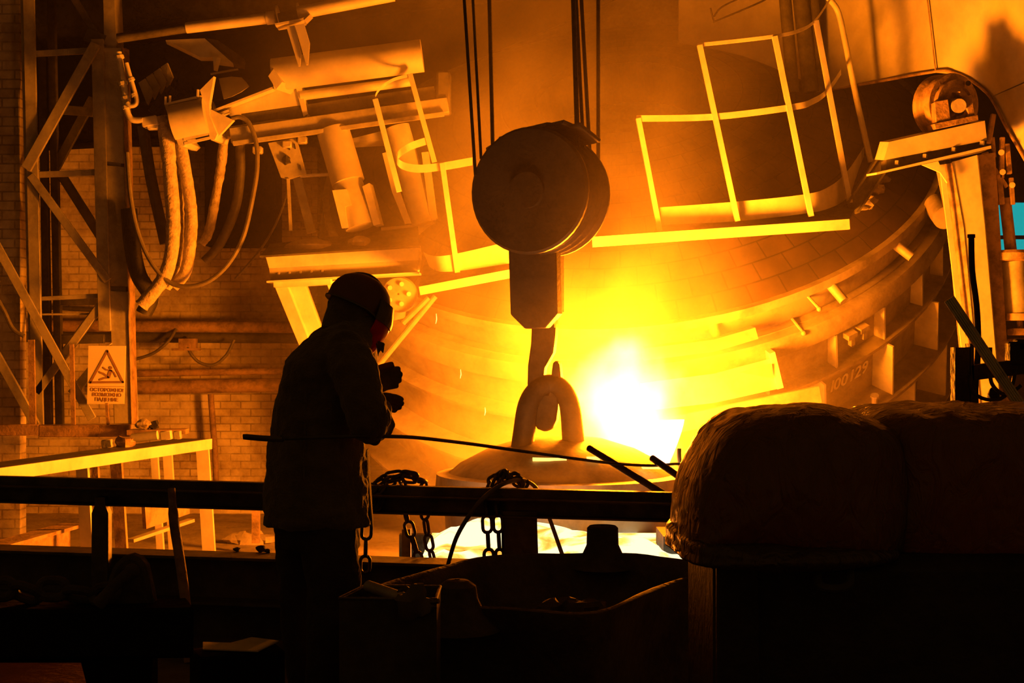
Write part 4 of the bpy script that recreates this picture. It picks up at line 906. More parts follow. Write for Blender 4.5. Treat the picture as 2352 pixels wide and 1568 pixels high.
# ------------------------------------------------------------------ guard rail and deck edge
def at_z(px, py, z):
    """point on the level z seen at the pixel"""
    d = (EYE-z)*FPX/(py-784); return P(px, py, d)
gr = thing('guard_rail', 'heavy dark guard rail beam across the picture on stout posts', 'rail', Vector((0, 7.0, 0)))
gl_, gr_ = P(-60, 784, 7.37), P(1760, 784, 6.45)
def rz(z, dy=0): a = gl_.copy(); b = gr_.copy(); a.z = z; b.z = z; return a+Vector((0, dy, 0)), b+Vector((0, dy, 0))
a, b = rz(.715, 0); mesh_obj('lower_channel', MB().channel(a, b, .09, .085, .008, sx=1), M['rail'], gr)
a, b = rz(.779, .05); mesh_obj('top_bar', MB().bar(a, b, .06, .045), M['rail'], gr, bevel=.004)
a, b = rz(.759, -.01); mesh_obj('ledge', MB().bar(a, b, .12, .006), M['rail'], gr)
mesh_obj('post', MB().box(P(1197, 784, 6.78)+Vector((0, 0, -.50-EYE+1.0+.0)) , (.18, .14, .0)) if 0 else MB().ibeam(Vector((P(1197, 1, 6.8).x, 6.8, 0)), Vector((P(1192, 1, 6.8).x, 6.8, .70)), .17, .16, .014, (0, 1, 0)), M['rail'], gr)
mesh_obj('post_cover', MB().prism([Vector((P(1156, 1, 6.7).x, 6.7, .70)), Vector((P(1233, 1, 6.7).x, 6.7, .70)), Vector((P(1244, 1, 6.7).x, 6.7, 0)), Vector((P(1160, 1, 6.7).x, 6.7, 0))], (0, .02, 0)), M['rail'], gr)
x = P(229, 1, 7.12).x
mesh_obj('post', MB().prism([Vector((x-.042, 7.12, 0)), Vector((x-.042, 7.12, .64)), Vector((x-.026, 7.12, .68)), Vector((x-.026, 7.12, .72)), Vector((x+.026, 7.12, .72)), Vector((x+.026, 7.12, .68)), Vector((x+.042, 7.12, .64)), Vector((x+.042, 7.12, 0))], (0, .07, 0)), M['rail'], gr, bevel=.004)
eb = thing('deck_edge_beam', 'long dark steel kerb beam at the deck edge below the guard rail', 'beam', Vector((-1, 7.3, 0)))
ea, eb_ = P(-60, 784, 7.42), P(1760, 784, 6.62)
def ez(z, dy=0): a = ea.copy(); b = eb_.copy(); a.z = z; b.z = z; return a+Vector((0, dy, 0)), b+Vector((0, dy, 0))
a, b = ez(.41, .09); mesh_obj('top_flange', MB().bar(a, b, .20, .014), M['rail'], eb)
a, b = ez(.30, .10); mesh_obj('web', MB().bar(a, b, .014, .22), M['steel_dark'], eb)
a, b = ez(.19, .06); mesh_obj('lower_flange', MB().bar(a, b, .22, .014), M['steel_dark'], eb)
a, b = ez(.09, .12); mesh_obj('toe_plate', MB().bar(a, b, .02, .19), M['steel_dark'], eb)
for px, py, r, k in ((544, 1266, .016, 0), (600, 1267, .024, 1), (614, 1269, .016, 2)):
    q = at_z(px, py, .417); solo('pebble', MB().blob(q+Vector((0, 0, r*.6)), (r*1.2, r, r*.7), k+11, .35, 8, 6), M['cast'], ['small clinker lump on the kerb beam, farthest left', 'larger clinker lump on the kerb beam beside the worker', 'tiny clinker lump touching the larger one on the kerb beam'][k], 'lump', 'clinker lumps on the kerb beam')
solo('bent_bar', MB().tube(smooth_path([P(394, 1122, 6.85), P(400, 1200, 6.8), P(414, 1290, 6.75), P(427, 1392, 6.7), Vector((P(440, 1, 6.7).x, 6.65, 0.0))], 4), [.018]*3+[.024]*14, 12), M['rust'], 'upright rusty round bar leaning on the guard rail left of the worker', 'bar')

# ------------------------------------------------------------------ chains
def link_mb(c, along, side, L, w, r, n=8, m=7):
    """one stadium-shaped link centred on c"""
    along = along.normalized(); side = (side-along*side.dot(along)).normalized(); h = L/2-w/2; R_ = w/2-r; pts = []
    for s_, a0 in ((1, -90), (-1, 90)):
        for k in range(m+1):
            a = math.radians(a0+180*k/m)
            pts.append(c+along*(s_*h+math.cos(a)*R_*1.0 if s_ > 0 else -h+math.cos(a)*R_)+side*math.sin(a)*R_)
    return MB().tube(pts, r, n, closed=True, up=tuple(along.cross(side)))
def chain(path, L, w, r, lab, grp=None, twist=0.0, name='chain', m='chain', jit=0.0):
    p = smooth_path(path, 10); pitch = L-2*r-.001; t = thing(name, lab, 'chain', p[0] if p[0].z < p[-1].z else p[-1], grp)
    seg = [(p[i+1]-p[i]).length for i in range(len(p)-1)]; tot = sum(seg); k = 0; s_ = pitch/2; i = 0; acc = 0
    rnd = random.Random(len(lab)); up = Vector((.35, -1, .15))
    while s_ < tot and k < 100:
        while i < len(seg)-1 and acc+seg[i] < s_: acc += seg[i]; i += 1
        c = p[i].lerp(p[i+1], (s_-acc)/seg[i]); d = (p[i+1]-p[i]).normalized()
        sd, u = perp(d, up); a = twist+(math.pi/2 if k % 2 else 0)+rnd.uniform(-jit, jit)
        mesh_obj('link', link_mb(c, d, sd*math.cos(a)+u*math.sin(a), L, w, r), M[m], t)
        s_ += pitch; k += 1
    return t
CL, CW, CR = .098, .062, .0085
G = 'chains slung over the guard rail'
chain([P(838, 1315, 6.78), P(841, 1240, 6.78), P(845, 1185, 6.78), P(853, 1145, 6.84), P(868, 1116, 6.96), P(905, 1103, 7.02), P(940, 1098, 7.02), P(968, 1106, 7.1), P(975, 1135, 7.2), P(976, 1180, 7.22), P(984, 1240, 7.22), P(1000, 1310, 7.22)], CL, CW, CR, 'chain draped on the rail by the worker, hanging left and falling right below it', G, .2, jit=.15)
chain([P(862, 1172, 6.86), P(872, 1140, 6.86), P(884, 1118, 6.92), P(905, 1100, 7.0), P(918, 1092, 7.05), P(926, 1112, 7.18), P(929, 1165, 7.2), P(944, 1225, 7.2), P(966, 1300, 7.2)], CL, CW, CR, 'chain falling behind the rail, second strand from the right of the worker', G, .1, jit=.2)
chain([P(846, 1128, 6.9), P(872, 1106, 7.0), P(898, 1090, 7.03), P(925, 1088, 7.03), P(950, 1092, 7.03), P(972, 1104, 7.03)], CL, CW, CR, 'short chain length lying on top of the rail beside the worker', G, .7, jit=.5)
chain([P(1124, 1300, 6.72), P(1121, 1240, 6.72), P(1118, 1185, 6.72), P(1116, 1150, 6.76), P(1120, 1118, 6.88), P(1140, 1100, 6.95), P(1160, 1094, 6.98), P(1185, 1104, 7.0), P(1205, 1112, 6.98)], CL, CW, CR, 'chain wound over the rail beside the centre post, hanging down in front', G, .2, jit=.2)
chain([P(1150, 1300, 6.68), P(1146, 1240, 6.68), P(1143, 1185, 6.70), P(1142, 1150, 6.74), P(1148, 1112, 6.86), P(1165, 1086, 6.95), P(1150, 1092, 6.93), P(1135, 1118, 6.85)], CL, CW, CR, 'chain hanging against the left side of the centre post', G, .6, jit=.3)
chain([P(1150, 1100, 6.9), P(1160, 1082, 6.92), P(1172, 1096, 6.9), P(1186, 1092, 6.93), P(1196, 1108, 6.93)], .07, .05, .010, 'small knot of links heaped on top of the centre post', G, .3, jit=.9)
solo('bent_cable', MB().tube(smooth_path([P(1028, 1300, 6.9), P(1048, 1235, 6.75), P(1080, 1180, 6.66), P(1112, 1142, 6.66), P(1150, 1114, 6.75), P(1190, 1102, 6.9), P(1220, 1110, 7.05), P(1240, 1135, 7.15), P(1262, 1190, 7.15), P(1292, 1275, 7.1)], 7), .0105, 10), M['rubber'], 'stiff cable bent over the rail above the centre post, both ends hanging', 'cable')
for a, b, lab in (((1353, 1029, 7.3), (1560, 1156, 6.72), 'long round bar leaning up from the rail toward the hook'), ((1498, 1052, 7.3), (1640, 1150, 6.85), 'short round bar leaning behind the plastic bundle, right of the longer one')):
    solo('leaning_bar', MB().cyl(P(*b), P(*a), .0175, 16), M['rail'], lab, 'bar', 'bars leaning behind the rail')
solo('hot_hook_bar', MB().tube(smooth_path([P(1560, 1030, 9.5), P(1561, 1060, 9.5), P(1575, 1130, 9.6), P(1592, 1250, 9.7)], 4), .014, 8), M['steel'], 'small upright bar end standing by the ladle rim', 'bar')

# ------------------------------------------------------------------ slag trough in the foreground
tr = thing('slag_pot', 'large dark cast-iron slag pot with rounded rim and lifting lugs, lower middle', 'pot', Vector((.1, 5.6, 0)))
rim = [(868, 1344), (985, 1309), (1112, 1276), (1200, 1272), (1345, 1270), (1440, 1271), (1575, 1284), (1680, 1300), (1690, 1316), (1575, 1330), (1490, 1362), (1405, 1399), (1345, 1411), (1240, 1405), (1130, 1398), (1030, 1392), (930, 1385), (862, 1365)]
R0 = [at_z(x, y, .55) for x, y in rim]; cc = sum(R0, Vector())/len(R0)
def smooth_closed(pts, k=4):
    n = len(pts); out = []
    for i in range(n):
        a, b, c, d = pts[i-1], pts[i], pts[(i+1) % n], pts[(i+2) % n]
        for j in range(k):
            t = j/k; out.append(0.5*((2*b)+(c-a)*t+(2*a-5*b+4*c-d)*t*t+(3*b-3*c+d-a)*t*t*t))
    return out
RS = smooth_closed(R0, 5)
def ringz(s, z, inset=0): return [Vector((cc.x+(p.x-cc.x)*s-(p.x-cc.x)/max((p-cc).length, .1)*inset, cc.y+(p.y-cc.y)*s-(p.y-cc.y)/max((p-cc).length, .1)*inset, z+.006*noise.noise(p*6))) for p in RS]
def loft(rings, cap0=True, cap1=True):
    n = len(rings[0]); mb = MB(); mb.add([v for r in rings for v in r], [(i*n+k, i*n+(k+1) % n, (i+1)*n+(k+1) % n, (i+1)*n+k) for i in range(len(rings)-1) for k in range(n)]+([tuple(range(n))] if cap0 else [])+([tuple((len(rings)-1)*n+k for k in range(n))] if cap1 else [])); return mb
mesh_obj('bowl', loft([ringz(.80, .02), ringz(.90, .25), ringz(.98, .50), ringz(1, .535), ringz(1, .55), ringz(1, .555, .02), ringz(1, .545, .045), ringz(.97, .50, .05), ringz(.86, .22, .06), ringz(.74, .12, .06)]), M['cast'], tr, smooth=50)
q = at_z(1384, 1271, .55)
mesh_obj('lifting_lug', MB().lathe([(.01, -.06), (.15, -.06), (.095, -.01), (.072, .04), (.070, .115), (.060, .125), (.01, .125)], (q.x, q.y, .55), Z, 20), M['cast'], tr)
q = at_z(1050, 1393, .55)
mesh_obj('lifting_lug', MB().lathe([(.01, -.08), (.16, -.08), (.10, -.02), (.075, .03), (.068, .075), (.04, .095), (.01, .098)], (q.x, q.y, .55), Z, 20), M['cast'], tr)
q = at_z(1020, 1440, .40); mesh_obj('trunnion', MB().cyl(q+Vector((0, .12, 0)), q+Vector((-.04, -.06, 0)), .085, 22), M['cast'], tr)
random.seed(7)
for i, (px, py) in enumerate(((1260, 1400), (1310, 1392), (1365, 1396), (1335, 1402))):
    solo('clinker', MB().blob(at_z(px, py, .50)+Vector((0, .10, -.02)), (.05+.01*i, .05, .035), i+20, .35, 9, 6), M['cast'], ['leftmost dark clinker inside the near rim of the pot', 'second dark clinker inside the near rim of the pot', 'rightmost dark clinker inside the near rim of the pot', 'dark clinker lowest against the near rim of the pot'][i], 'clinker', 'clinkers inside the slag pot')
# small steel bin with a tube lying across it
sb_ = thing('steel_bin', 'small open dark steel bin beside the worker\'s legs', 'bin', Vector((-.75, 4.7, 0)))
c4 = [at_z(779, 1374, .67), at_z(1003, 1376, .67), at_z(1012, 1347, .67), at_z(838, 1345, .67)]
for i in range(4):
    a, b = c4[i], c4[(i+1) % 4]; mesh_obj('side', MB().prism([a, b, Vector((b.x, b.y, .01)), Vector((a.x, a.y, .01))], (Vector((0, 0, 1)).cross(b-a)).normalized()*.008), M['steel_dark'], sb_)
mesh_obj('rim_wire', MB().tube(c4, .006, 6, closed=True), M['rail'], sb_)
mesh_obj('bottom', MB().prism([Vector((p.x, p.y, .02)) for p in c4], (0, 0, .01)), M['steel_dark'], sb_)
solo('pipe_offcut', MB().pipe(P(846, 1346, 4.78), P(930, 1375, 4.60), .020, .004), M['steel'], 'short pipe offcut lying across the small bin', 'pipe')
solo('hook_rod', MB().tube(smooth_path([P(915, 1362, 4.62), P(930, 1350, 4.62), P(948, 1362, 4.6), P(968, 1376, 4.58), P(990, 1382, 4.57), P(1008, 1380, 4.56)], 6), .008, 8), M['rail'], 'bent rod end beside the pipe offcut on the small bin', 'rod')
solo('work_rag', MB().blob(P(955, 1385, 4.57), (.055, .03, .05), 31, .4, 14, 9), M['rubber'], 'dark rag over the near edge of the small bin', 'rag')

# ------------------------------------------------------------------ left foreground: lifting beam with lug, chain
lb = thing('lifting_beam', 'black lifting beam with a rounded eye lug in the left foreground', 'beam', Vector((-1.1, 4.1, 0)))
bt = [(-60, 1396), (60, 1400), (150, 1401), (260, 1399), (330, 1397), (420, 1397), (448, 1394)]
mesh_obj('body', MB().prism([P(x, y, 3.97) for x, y in bt]+[P(446, 1405, 3.97), P(445, 1512, 3.97), P(-60, 1516, 3.97)], (-.055, .16, 0)), M['shade'], lb, bevel=.01)
mesh_obj('eye_lug', MB().prism([P(x, y, 4.05) for x, y in ((232, 1398), (238, 1362), (250, 1322), (262, 1297), (280, 1279), (300, 1274), (320, 1282), (334, 1300), (343, 1340), (354, 1398))], (0, .06, 0)), M['cast'], lb, bevel=.012)
mesh_obj('lug_pin', MB().tube([P(226, 1388, 3.98), P(262, 1346, 3.98), P(302, 1313, 4.0)], [.02, .016, .02], 12).blob(P(303, 1312, 4.0), .022, 3, 0, 10, 8), M['cast'], lb)
solo('timber_block', MB().box((P(100, 1, 4.05).x, 4.05, .305), (.62, .13, .60), Matrix.Rotation(.12, 3, 'Z')), M['shade'], 'black block standing under the lifting beam', 'block')
chain([P(-30, 1355, 4.05), P(30, 1352, 4.05), P(75, 1364, 4.05), P(120, 1352, 4.05), P(165, 1362, 4.05), P(205, 1366, 4.05), P(245, 1362, 4.04)], .105, .075, .0135, 'heavy chain lying on the lifting beam at the lower left', None, .35, m='cast', jit=.4)
solo('red_crate', MB().prism([Vector((P(-60, 1, 3.3).x, 3.3, .755)), Vector((P(186, 1, 3.3).x, 3.3, .755)), Vector((P(225, 1, 3.0).x, 2.95, .755)), Vector((P(-60, 1, 2.9).x, 2.95, .755))], (0, 0, -.75)), metal('dark_red_paint', (.30, .07, .05), .7, 0, .4, 5), 'dull red crate top in the bottom left corner', 'crate')
solo('tool_box', MB().box((P(545, 1, 4.95).x, 4.95, .215), (.30, .16, .43), Matrix.Rotation(math.radians(24), 3, 'Z')), M['shade'], 'low dark box on the deck left of the worker\'s legs', 'box', bevel=.008)
z_ = .436
solo('card_sheet', MB().prism([at_z(466, 1476, z_), at_z(530, 1478, z_), at_z(578, 1465, z_), at_z(640, 1473, z_), at_z(592, 1497, z_), at_z(466, 1492, z_)], (0, 0, .004)), metal('card', (.6, .55, .45), .8, 0, .15, 4, .05), 'pale torn sheet lying flat on the low dark box', 'sheet')

# ------------------------------------------------------------------ plastic-wrapped bundle at the right on its drum
def plastic():
    m, nt, p = mat_new('crinkled_plastic'); tc = nd(nt, 'ShaderNodeTexCoord')
    p.inputs['Base Color'].default_value = (.10, .085, .075, 1); p.inputs['Roughness'].default_value = .28
    p.inputs['Specular IOR Level'].default_value = .6
    mp = nd(nt, 'ShaderNodeMapping'); mp.inputs['Scale'].default_value = (9, 9, 4); mp.inputs['Rotation'].default_value = (0, .5, 0)
    nt.links.new(tc.outputs['Object'], mp.inputs[0])
    n = nd(nt, 'ShaderNodeTexNoise'); n.inputs['Scale'].default_value = 1.6; n.inputs['Detail'].default_value = 5; n.inputs['Distortion'].default_value = 2.5
    nt.links.new(mp.outputs[0], n.inputs['Vector'])
    b = nd(nt, 'ShaderNodeBump'); b.inputs['Strength'].default_value = .9; b.inputs['Distance'].default_value = .03
    nt.links.new(n.outputs['Fac'], b.inputs['Height']); nt.links.new(b.outputs[0], p.inputs['Normal'])
    tr_ = nd(nt, 'ShaderNodeBsdfTranslucent'); tr_.inputs[0].default_value = (.55, .35, .28, 1); nt.links.new(b.outputs[0], tr_.inputs['Normal'])
    mx = nd(nt, 'ShaderNodeMixShader'); mx.inputs[0].default_value = .25
    nt.links.new(p.outputs[0], mx.inputs[1]); nt.links.new(tr_.outputs[0], mx.inputs[2]); nt.links.new(mx.outputs[0], nt.nodes['Material Output'].inputs[0])
    return m
M['plastic'] = plastic()
BD = 3.95
def bundle(outline, d, depth, name, lab, nk=26, seed=0, amp=.020):
    O = smooth_closed([P(x, y, d) for x, y in outline], 6); c = sum(O, Vector())/len(O); rings = []
    for k in range(nk+1):
        u = -1+2*k/nk; s = (1-abs(u)**3.2)**(1/2.6) if abs(u) < 1 else 0.0; s = max(s, .02); ring = []
        for p in O:
            q = c+(p-c)*s+Vector((0, u*depth/2, 0))
            dn = (p-c).normalized()
            w = noise.noise(Vector((q.x*7+seed, q.y*3, q.z*2.2)))+.6*abs(noise.noise(Vector((q.x*15, q.y*11+seed, q.z*6))))+.35*noise.noise(q*34)
            ring.append(q+(dn*.55+Vector((0, math.copysign(.8, u)*(1-s*.6), 0)))*amp*w)
        rings.append(ring)
    return loft(rings)
out1 = [(1553, 1262), (1549, 1225), (1552, 1180), (1556, 1140), (1566, 1090), (1590, 1040), (1628, 985), (1680, 950), (1740, 937), (1800, 928), (1870, 926), (1930, 938), (1985, 955), (2040, 990), (2060, 1100), (2050, 1220), (2000, 1285), (1850, 1275), (1700, 1262)]
wb_ = thing('wrapped_bundle', 'large bulging bundle wrapped in crinkled plastic, left one on the drum', 'bundle', P(1800, 1270, BD))
mesh_obj('wrap', bundle(out1, BD, .72, 'w', '', seed=2), M['plastic'], wb_, smooth=60)
mesh_obj('tie_band', bundle([(1551, 1266), (1546, 1240), (1549, 1215), (1600, 1205), (1800, 1216), (2000, 1225), (2010, 1262), (1800, 1280), (1650, 1272)], BD-.01, .78, 'w', '', nk=16, seed=9, amp=.03), M['plastic'], wb_, smooth=60)
out2 = [(1930, 1290), (1915, 1100), (1935, 990), (1965, 955), (2010, 934), (2060, 932), (2110, 928), (2170, 935), (2230, 926), (2300, 930), (2380, 926), (2470, 950), (2520, 1040), (2530, 1290)]
solo('wrapped_bundle', bundle(out2, BD+.12, .8, 'w', '', seed=6), M['plastic'], 'plastic-wrapped bundle reaching out of the photo at the right edge', 'bundle', smooth=60)
dr2 = thing('steel_container', 'big black steel container under the wrapped bundles, lower right', 'container', Vector((P(2050, 1, 3.9).x, 3.9, 0)))
xa, xb = P(1577, 1, 4.28).x, P(2540, 1, 3.7).x; zt2 = P(1, 1262, 3.8).z
mesh_obj('body', MB().box(((xa+xb)/2, 3.98, zt2/2), (xb-xa, .60, zt2)), M['black'], dr2, bevel=.04)
mesh_obj('corner_post', MB().box((xa+.055, 3.66, zt2/2), (.11, .03, zt2)), M['black'], dr2, bevel=.006)
mesh_obj('handle', MB().tube(smooth_path([P(1880, 1290, 3.66), P(1880, 1340, 3.60), P(1915, 1352, 3.58), P(1950, 1340, 3.60), P(1950, 1290, 3.66)], 5), .012, 10), M['steel_dark'], dr2)

# ------------------------------------------------------------------ black frame, post and rods behind the bundles
FD = 4.75
bf = thing('black_frame', 'black welded frame with a broad upright plate behind the wrapped bundles', 'frame', P(2260, 935, FD))
mesh_obj('plate', MB().box(P(2206, 880, FD), (.052, .05, .24)), M['black'], bf)
mesh_obj('upright', MB().box(P(2227, 878, FD), (.014, .05, .26)), M['black'], bf)
mesh_obj('crossbar', MB().bar(P(2228, 856, FD), P(2420, 832, FD), .05, .05), M['black'], bf)
mesh_obj('stub', MB().box(P(2273, 818, FD), (.012, .02, .06)), M['black'], bf)
mesh_obj('stack', MB().box(P(2345, 812, FD), (.09, .06, .08)).box(P(2352, 792, FD), (.06, .06, .04)), M['black'], bf, bevel=.006)
mesh_obj('base', MB().bar(P(2190, 945, FD), P(2420, 940, FD), .06, .05), M['black'], bf)
for px in (2206, 2400): mesh_obj('leg', MB().box((P(px, 1, FD).x, FD, P(1, 940, FD).z/2), (.05, .05, P(1, 940, FD).z)), M['black'], bf)
solo('thin_pole', MB().tube(smooth_path([P(2231, 540, FD+.2), P(2233, 620, FD+.2), P(2243, 700, FD+.2), P(2247, 780, FD+.2), P(2244, 850, FD+.2), P(2240, 960, FD+.2), Vector((P(2240, 1, FD+.2).x, FD+.2, 0))], 4), .0105, 8).cyl(P(2231, 538, FD+.2), P(2231, 546, FD+.2), .014, 8), M['black'], 'thin crooked black pole standing before the bright column', 'pole')
dr = (P(2338, 925, FD-.1)-P(2176, 682, FD-.1)).normalized(); sdv = Vector((dr.z, 0, -dr.x)).normalized()
for k, off in enumerate((-10, -4.5, 0, 5, 10)):
    o_ = sdv*off*FD/FPX
    solo('steel_rod', MB().cyl(P(2338, 925, FD-.1-.004*k)+o_-dr*-.45, P(2180, 686, FD-.1-.004*k)+o_, .0046, 10), M['bright'], ['thin rod on the upper edge of the leaning sheaf', 'second rod from the upper edge of the leaning sheaf', 'middle rod of the leaning sheaf', 'second rod from the glinting lower edge of the leaning sheaf', 'glinting rod on the lower left edge of the leaning sheaf'][::-1][k], 'rod', 'rods leaning behind the wrapped bundles')
for pts, lab in (([(2228, 862), (2228, 885), (2240, 905), (2262, 916), (2290, 918), (2312, 905), (2326, 880), (2332, 848)], 'black cable in a wide loop under the crossbar of the frame'), ([(2274, 862), (2278, 880), (2290, 896), (2306, 905), (2325, 900), (2345, 885)], 'black cable in a smaller loop inside the wide one')):
    solo('cable_loop', MB().tube(smooth_path([P(x, y, FD-.05) for x, y in pts], 6), .0065, 8), M['black'], lab, 'cable', 'cable loops on the black frame')
solo('cable_lump', MB().blob(P(2282, 905, FD), (.02, .02, .022), 3, .2, 10, 8), M['black'], 'round black lump hanging beside the cable loops', 'lump')

for k, (px, py, d, L, lab) in enumerate(((1002, 720, 12.4, .05, 'spark falling below the small cage'), (1058, 848, 12.0, .04, 'spark between the person and the hook'), (1114, 935, 11.0, .03, 'lowest spark, left of the shackle'))):
    solo('spark', MB().tube([P(px, py, d), P(px+1, py+6, d)+Vector((0, 0, -L/2)), P(px-1, py+10, d)+Vector((0, 0, -L))], [.002, .004, .002], 6), glow('spark_glow', (1, .6, .12), 3), lab, 'spark', 'sparks in the smoke')
# ------------------------------------------------------------------ worker
WD = 5.4
wk = thing('person', 'person in long dark jacket, hard hat and visor, stooping, rod clamped under the arm', 'person', Vector((P(720, 1, WD).x, WD, 0)))
def Wp(x, y, d=0): return P(x, y, WD+d)
def eloft(rows, n=28, e=2.3):
    """closed loft of level super-ellipses: (x0, x1, y, half depth, depth offset) in photo pixels / metres"""
    rings = []
    for x0, x1, y, hd, do in rows:
        a, b = Wp(x0, y, do), Wp(x1, y, do); c = (a+b)/2; hx = (b-a).length/2; r = []
        for k in range(n):
            t = 2*math.pi*k/n; ct, st_ = math.cos(t), math.sin(t)
            r.append(c+Vector((math.copysign(abs(ct)**(2/e), ct)*hx, math.copysign(abs(st_)**(2/e), st_)*hd, 0)))
        rings.append(r)
    return loft(rings)
def merge(a, *bs):
    for b in bs: a.add(b.v, b.f)
    return a
def remesh(o, vox, smooth=4, disp=None):
    r = o.modifiers.new('remesh', 'REMESH'); r.mode = 'VOXEL'; r.voxel_size = vox; r.use_smooth_shade = True
    s_ = o.modifiers.new('smooth', 'SMOOTH'); s_.factor = .5; s_.iterations = smooth
    if disp:
        for size, st_ in disp:
            tx = bpy.data.textures.new('folds', 'CLOUDS'); tx.noise_scale = size; tx.noise_depth = 2
            d = o.modifiers.new('folds', 'DISPLACE'); d.texture = tx; d.strength = st_; d.mid_level = .5; d.texture_coords = 'GLOBAL'
    return o

def hand_mb(wrist, fwd, palm, grow=0.0, curl=(.10, .16, .14), flip=1):
    """palm, four unequal fingers and a thumb from its side"""
    fwd = fwd.normalized(); palm = (palm-fwd*palm.dot(fwd)).normalized(); side = fwd.cross(palm)*flip; mb = MB()
    rows = []
    for t, w, h in ((-.01, .028, .020), (.02, .036, .019), (.055, .043, .017), (.088, .042, .014), (.098, .036, .010)):
        c = wrist+fwd*t; rows.append([c+side*math.cos(a)*(w+grow)+palm*math.sin(a)*(h+grow) for a in [2*math.pi*k/16 for k in range(16)]])
    merge(mb, loft(rows))
    for i, (off, L, r, cu) in enumerate(((.031, .070, .0092, .9), (.0105, .078, .0096, 1.0), (-.0105, .073, .0092, 1.08), (-.030, .058, .0082, 1.2))):
        p = wrist+fwd*.088+side*off; ang = 0; pts = [p-fwd*.015]; rr = [r+grow]
        pts.append(p); rr.append(r+grow)
        for j, (f, c_) in enumerate(zip((.45, .30, .25), curl)):
            ang += c_*cu; p = p+(fwd*math.cos(ang)+palm*math.sin(ang)+side*off*.8)*L*f; pts.append(p); rr.append((r+grow)*(.96-.08*j))
        pts.append(p+(fwd*math.cos(ang)+palm*math.sin(ang))*r*.8); rr.append((r+grow)*.55)
        mb.tube(pts, rr, 10)
    p = wrist+fwd*.022+side*.026
    d1 = (fwd*.62+side*.62+palm*.35).normalized(); d2 = (fwd*.85+side*.22+palm*.55).normalized()
    mb.tube([p-d1*.01, p, p+d1*.038, p+d1*.038+d2*.030, p+d1*.038+d2*.052, p+d1*.038+d2*.058], [r_+grow for r_ in (.012, .0135, .0115, .0105, .009, .005)], 10)
    return mb

# joints
SR, ER, WR = Wp(792, 812, -.15), Wp(858, 990, -.17), Wp(846, 922, .02)
SL, EL, WL = Wp(812, 806, .17), Wp(835, 955, .26), Wp(848, 880, .12)
HR, KR, AR = Wp(752, 1190, -.07), Wp(765, 1400, -.06), Wp(742, 1625, -.05)
HL, KL, AL = Wp(690, 1190, .10), Wp(684, 1400, .12), Wp(700, 1610, .20)
# head frame: looks right, away and down
hf = Vector((.78, .42, -.46)).normalized(); hr = hf.cross(Vector((0, 0, 1))).normalized(); hu = hr.cross(hf).normalized()
hc = Wp(820, 716)
def Hd(f, r, u): return hc+hf*f+hr*r+hu*u
def head_mb():
    mb = MB(); nu, nv = 36, 26; vs_ = []
    for j in range(nv+1):
        th = math.pi*j/nv
        for i in range(nu):
            ph = 2*math.pi*i/nu
            x, y, z = math.sin(th)*math.cos(ph), math.sin(th)*math.sin(ph), math.cos(th)    # x front, y right, z up
            f, r, u = x*.098, y*.076, z*.115
            if u < 0: f = f*(1-.10*(-z))+.012*max(0, x)*(-z); r *= 1-.34*(-z)**1.5
            if x > 0:
                g = lambda cy, cz, sy, sz: math.exp(-((y-cy)/sy)**2-((z-cz)/sz)**2)
                f += .026*g(0, -.18, .13, .16)+.012*g(0, -.02, .10, .16)        # nose and bridge
                f -= .012*(g(.38, .04, .16, .12)+g(-.38, .04, .16, .12))         # eye sockets at half height
                f += .007*g(0, .2, .6, .08)+.009*g(0, -.48, .26, .06)+.007*g(0, -.60, .22, .05)-.006*g(0, -.54, .3, .03)  # brow, lips
                f += .012*g(0, -.82, .3, .14)                                        # chin
            vs_.append(Hd(f, r, u))
    mb.add(vs_, [(j*nu+i, (j+1)*nu+i, (j+1)*nu+(i+1) % nu, j*nu+(i+1) % nu) for j in range(nv) for i in range(nu)])
    for s_ in (-1, 1):                                                      # ears
        mb.tube([Hd(-.005+.014*math.cos(a), s_*.078+s_*.006*math.sin(a/2), .002+.028*math.sin(a)) for a in [2*math.pi*k/12 for k in range(12)]], .0055, 6, closed=True)
        mb.blob(Hd(-.004, s_*.072, .0), (.012, .010, .022), 1, 0, 8, 6)
        mb.blob(Hd(.082, s_*.030, .004), .0115, 1, 0, 10, 8)              # eyeballs under the lids
    return mb
body = head_mb()
merge(body, MB().tube([Wp(795, 790), Wp(808, 760), Wp(816, 740)], [.062, .058, .056], 16))
merge(body, eloft([(655, 795, 1225, .12, 0), (632, 812, 1180, .13, 0), (634, 805, 1100, .12, 0), (648, 808, 1000, .11, 0), (662, 820, 900, .125, 0), (690, 835, 830, .14, 0), (735, 840, 785, .11, 0), (765, 835, 765, .07, 0)], 20))
for S, E, Wr in ((SR, ER, WR), (SL, EL, WL)): merge(body, MB().tube([S.lerp(Wp(780, 850), .4), S, S.lerp(E, .5), E, E.lerp(Wr, .4), Wr], [.055, .055, .048, .040, .038, .028], 14))
for Hp, K, A in ((HR, KR, AR), (HL, KL, AL)): merge(body, MB().tube([Hp+Vector((0, 0, .06)), Hp, Hp.lerp(K, .5), K, K.lerp(A, .35), A, Vector((A.x, A.y, .05))], [.085, .088, .075, .055, .055, .038, .040], 16))
gR = (Vector((.66, .74, -.04)), Vector((.55, -.35, -.75))); gL = (Vector((.60, .78, .14)), Vector((.78, -.6, -.1)))
merge(body, hand_mb(WR, *gR), hand_mb(WL, *gL, flip=-1))
bo = mesh_obj('body', body, M['skin'], wk, clean=False); remesh(bo, .0065, 2)

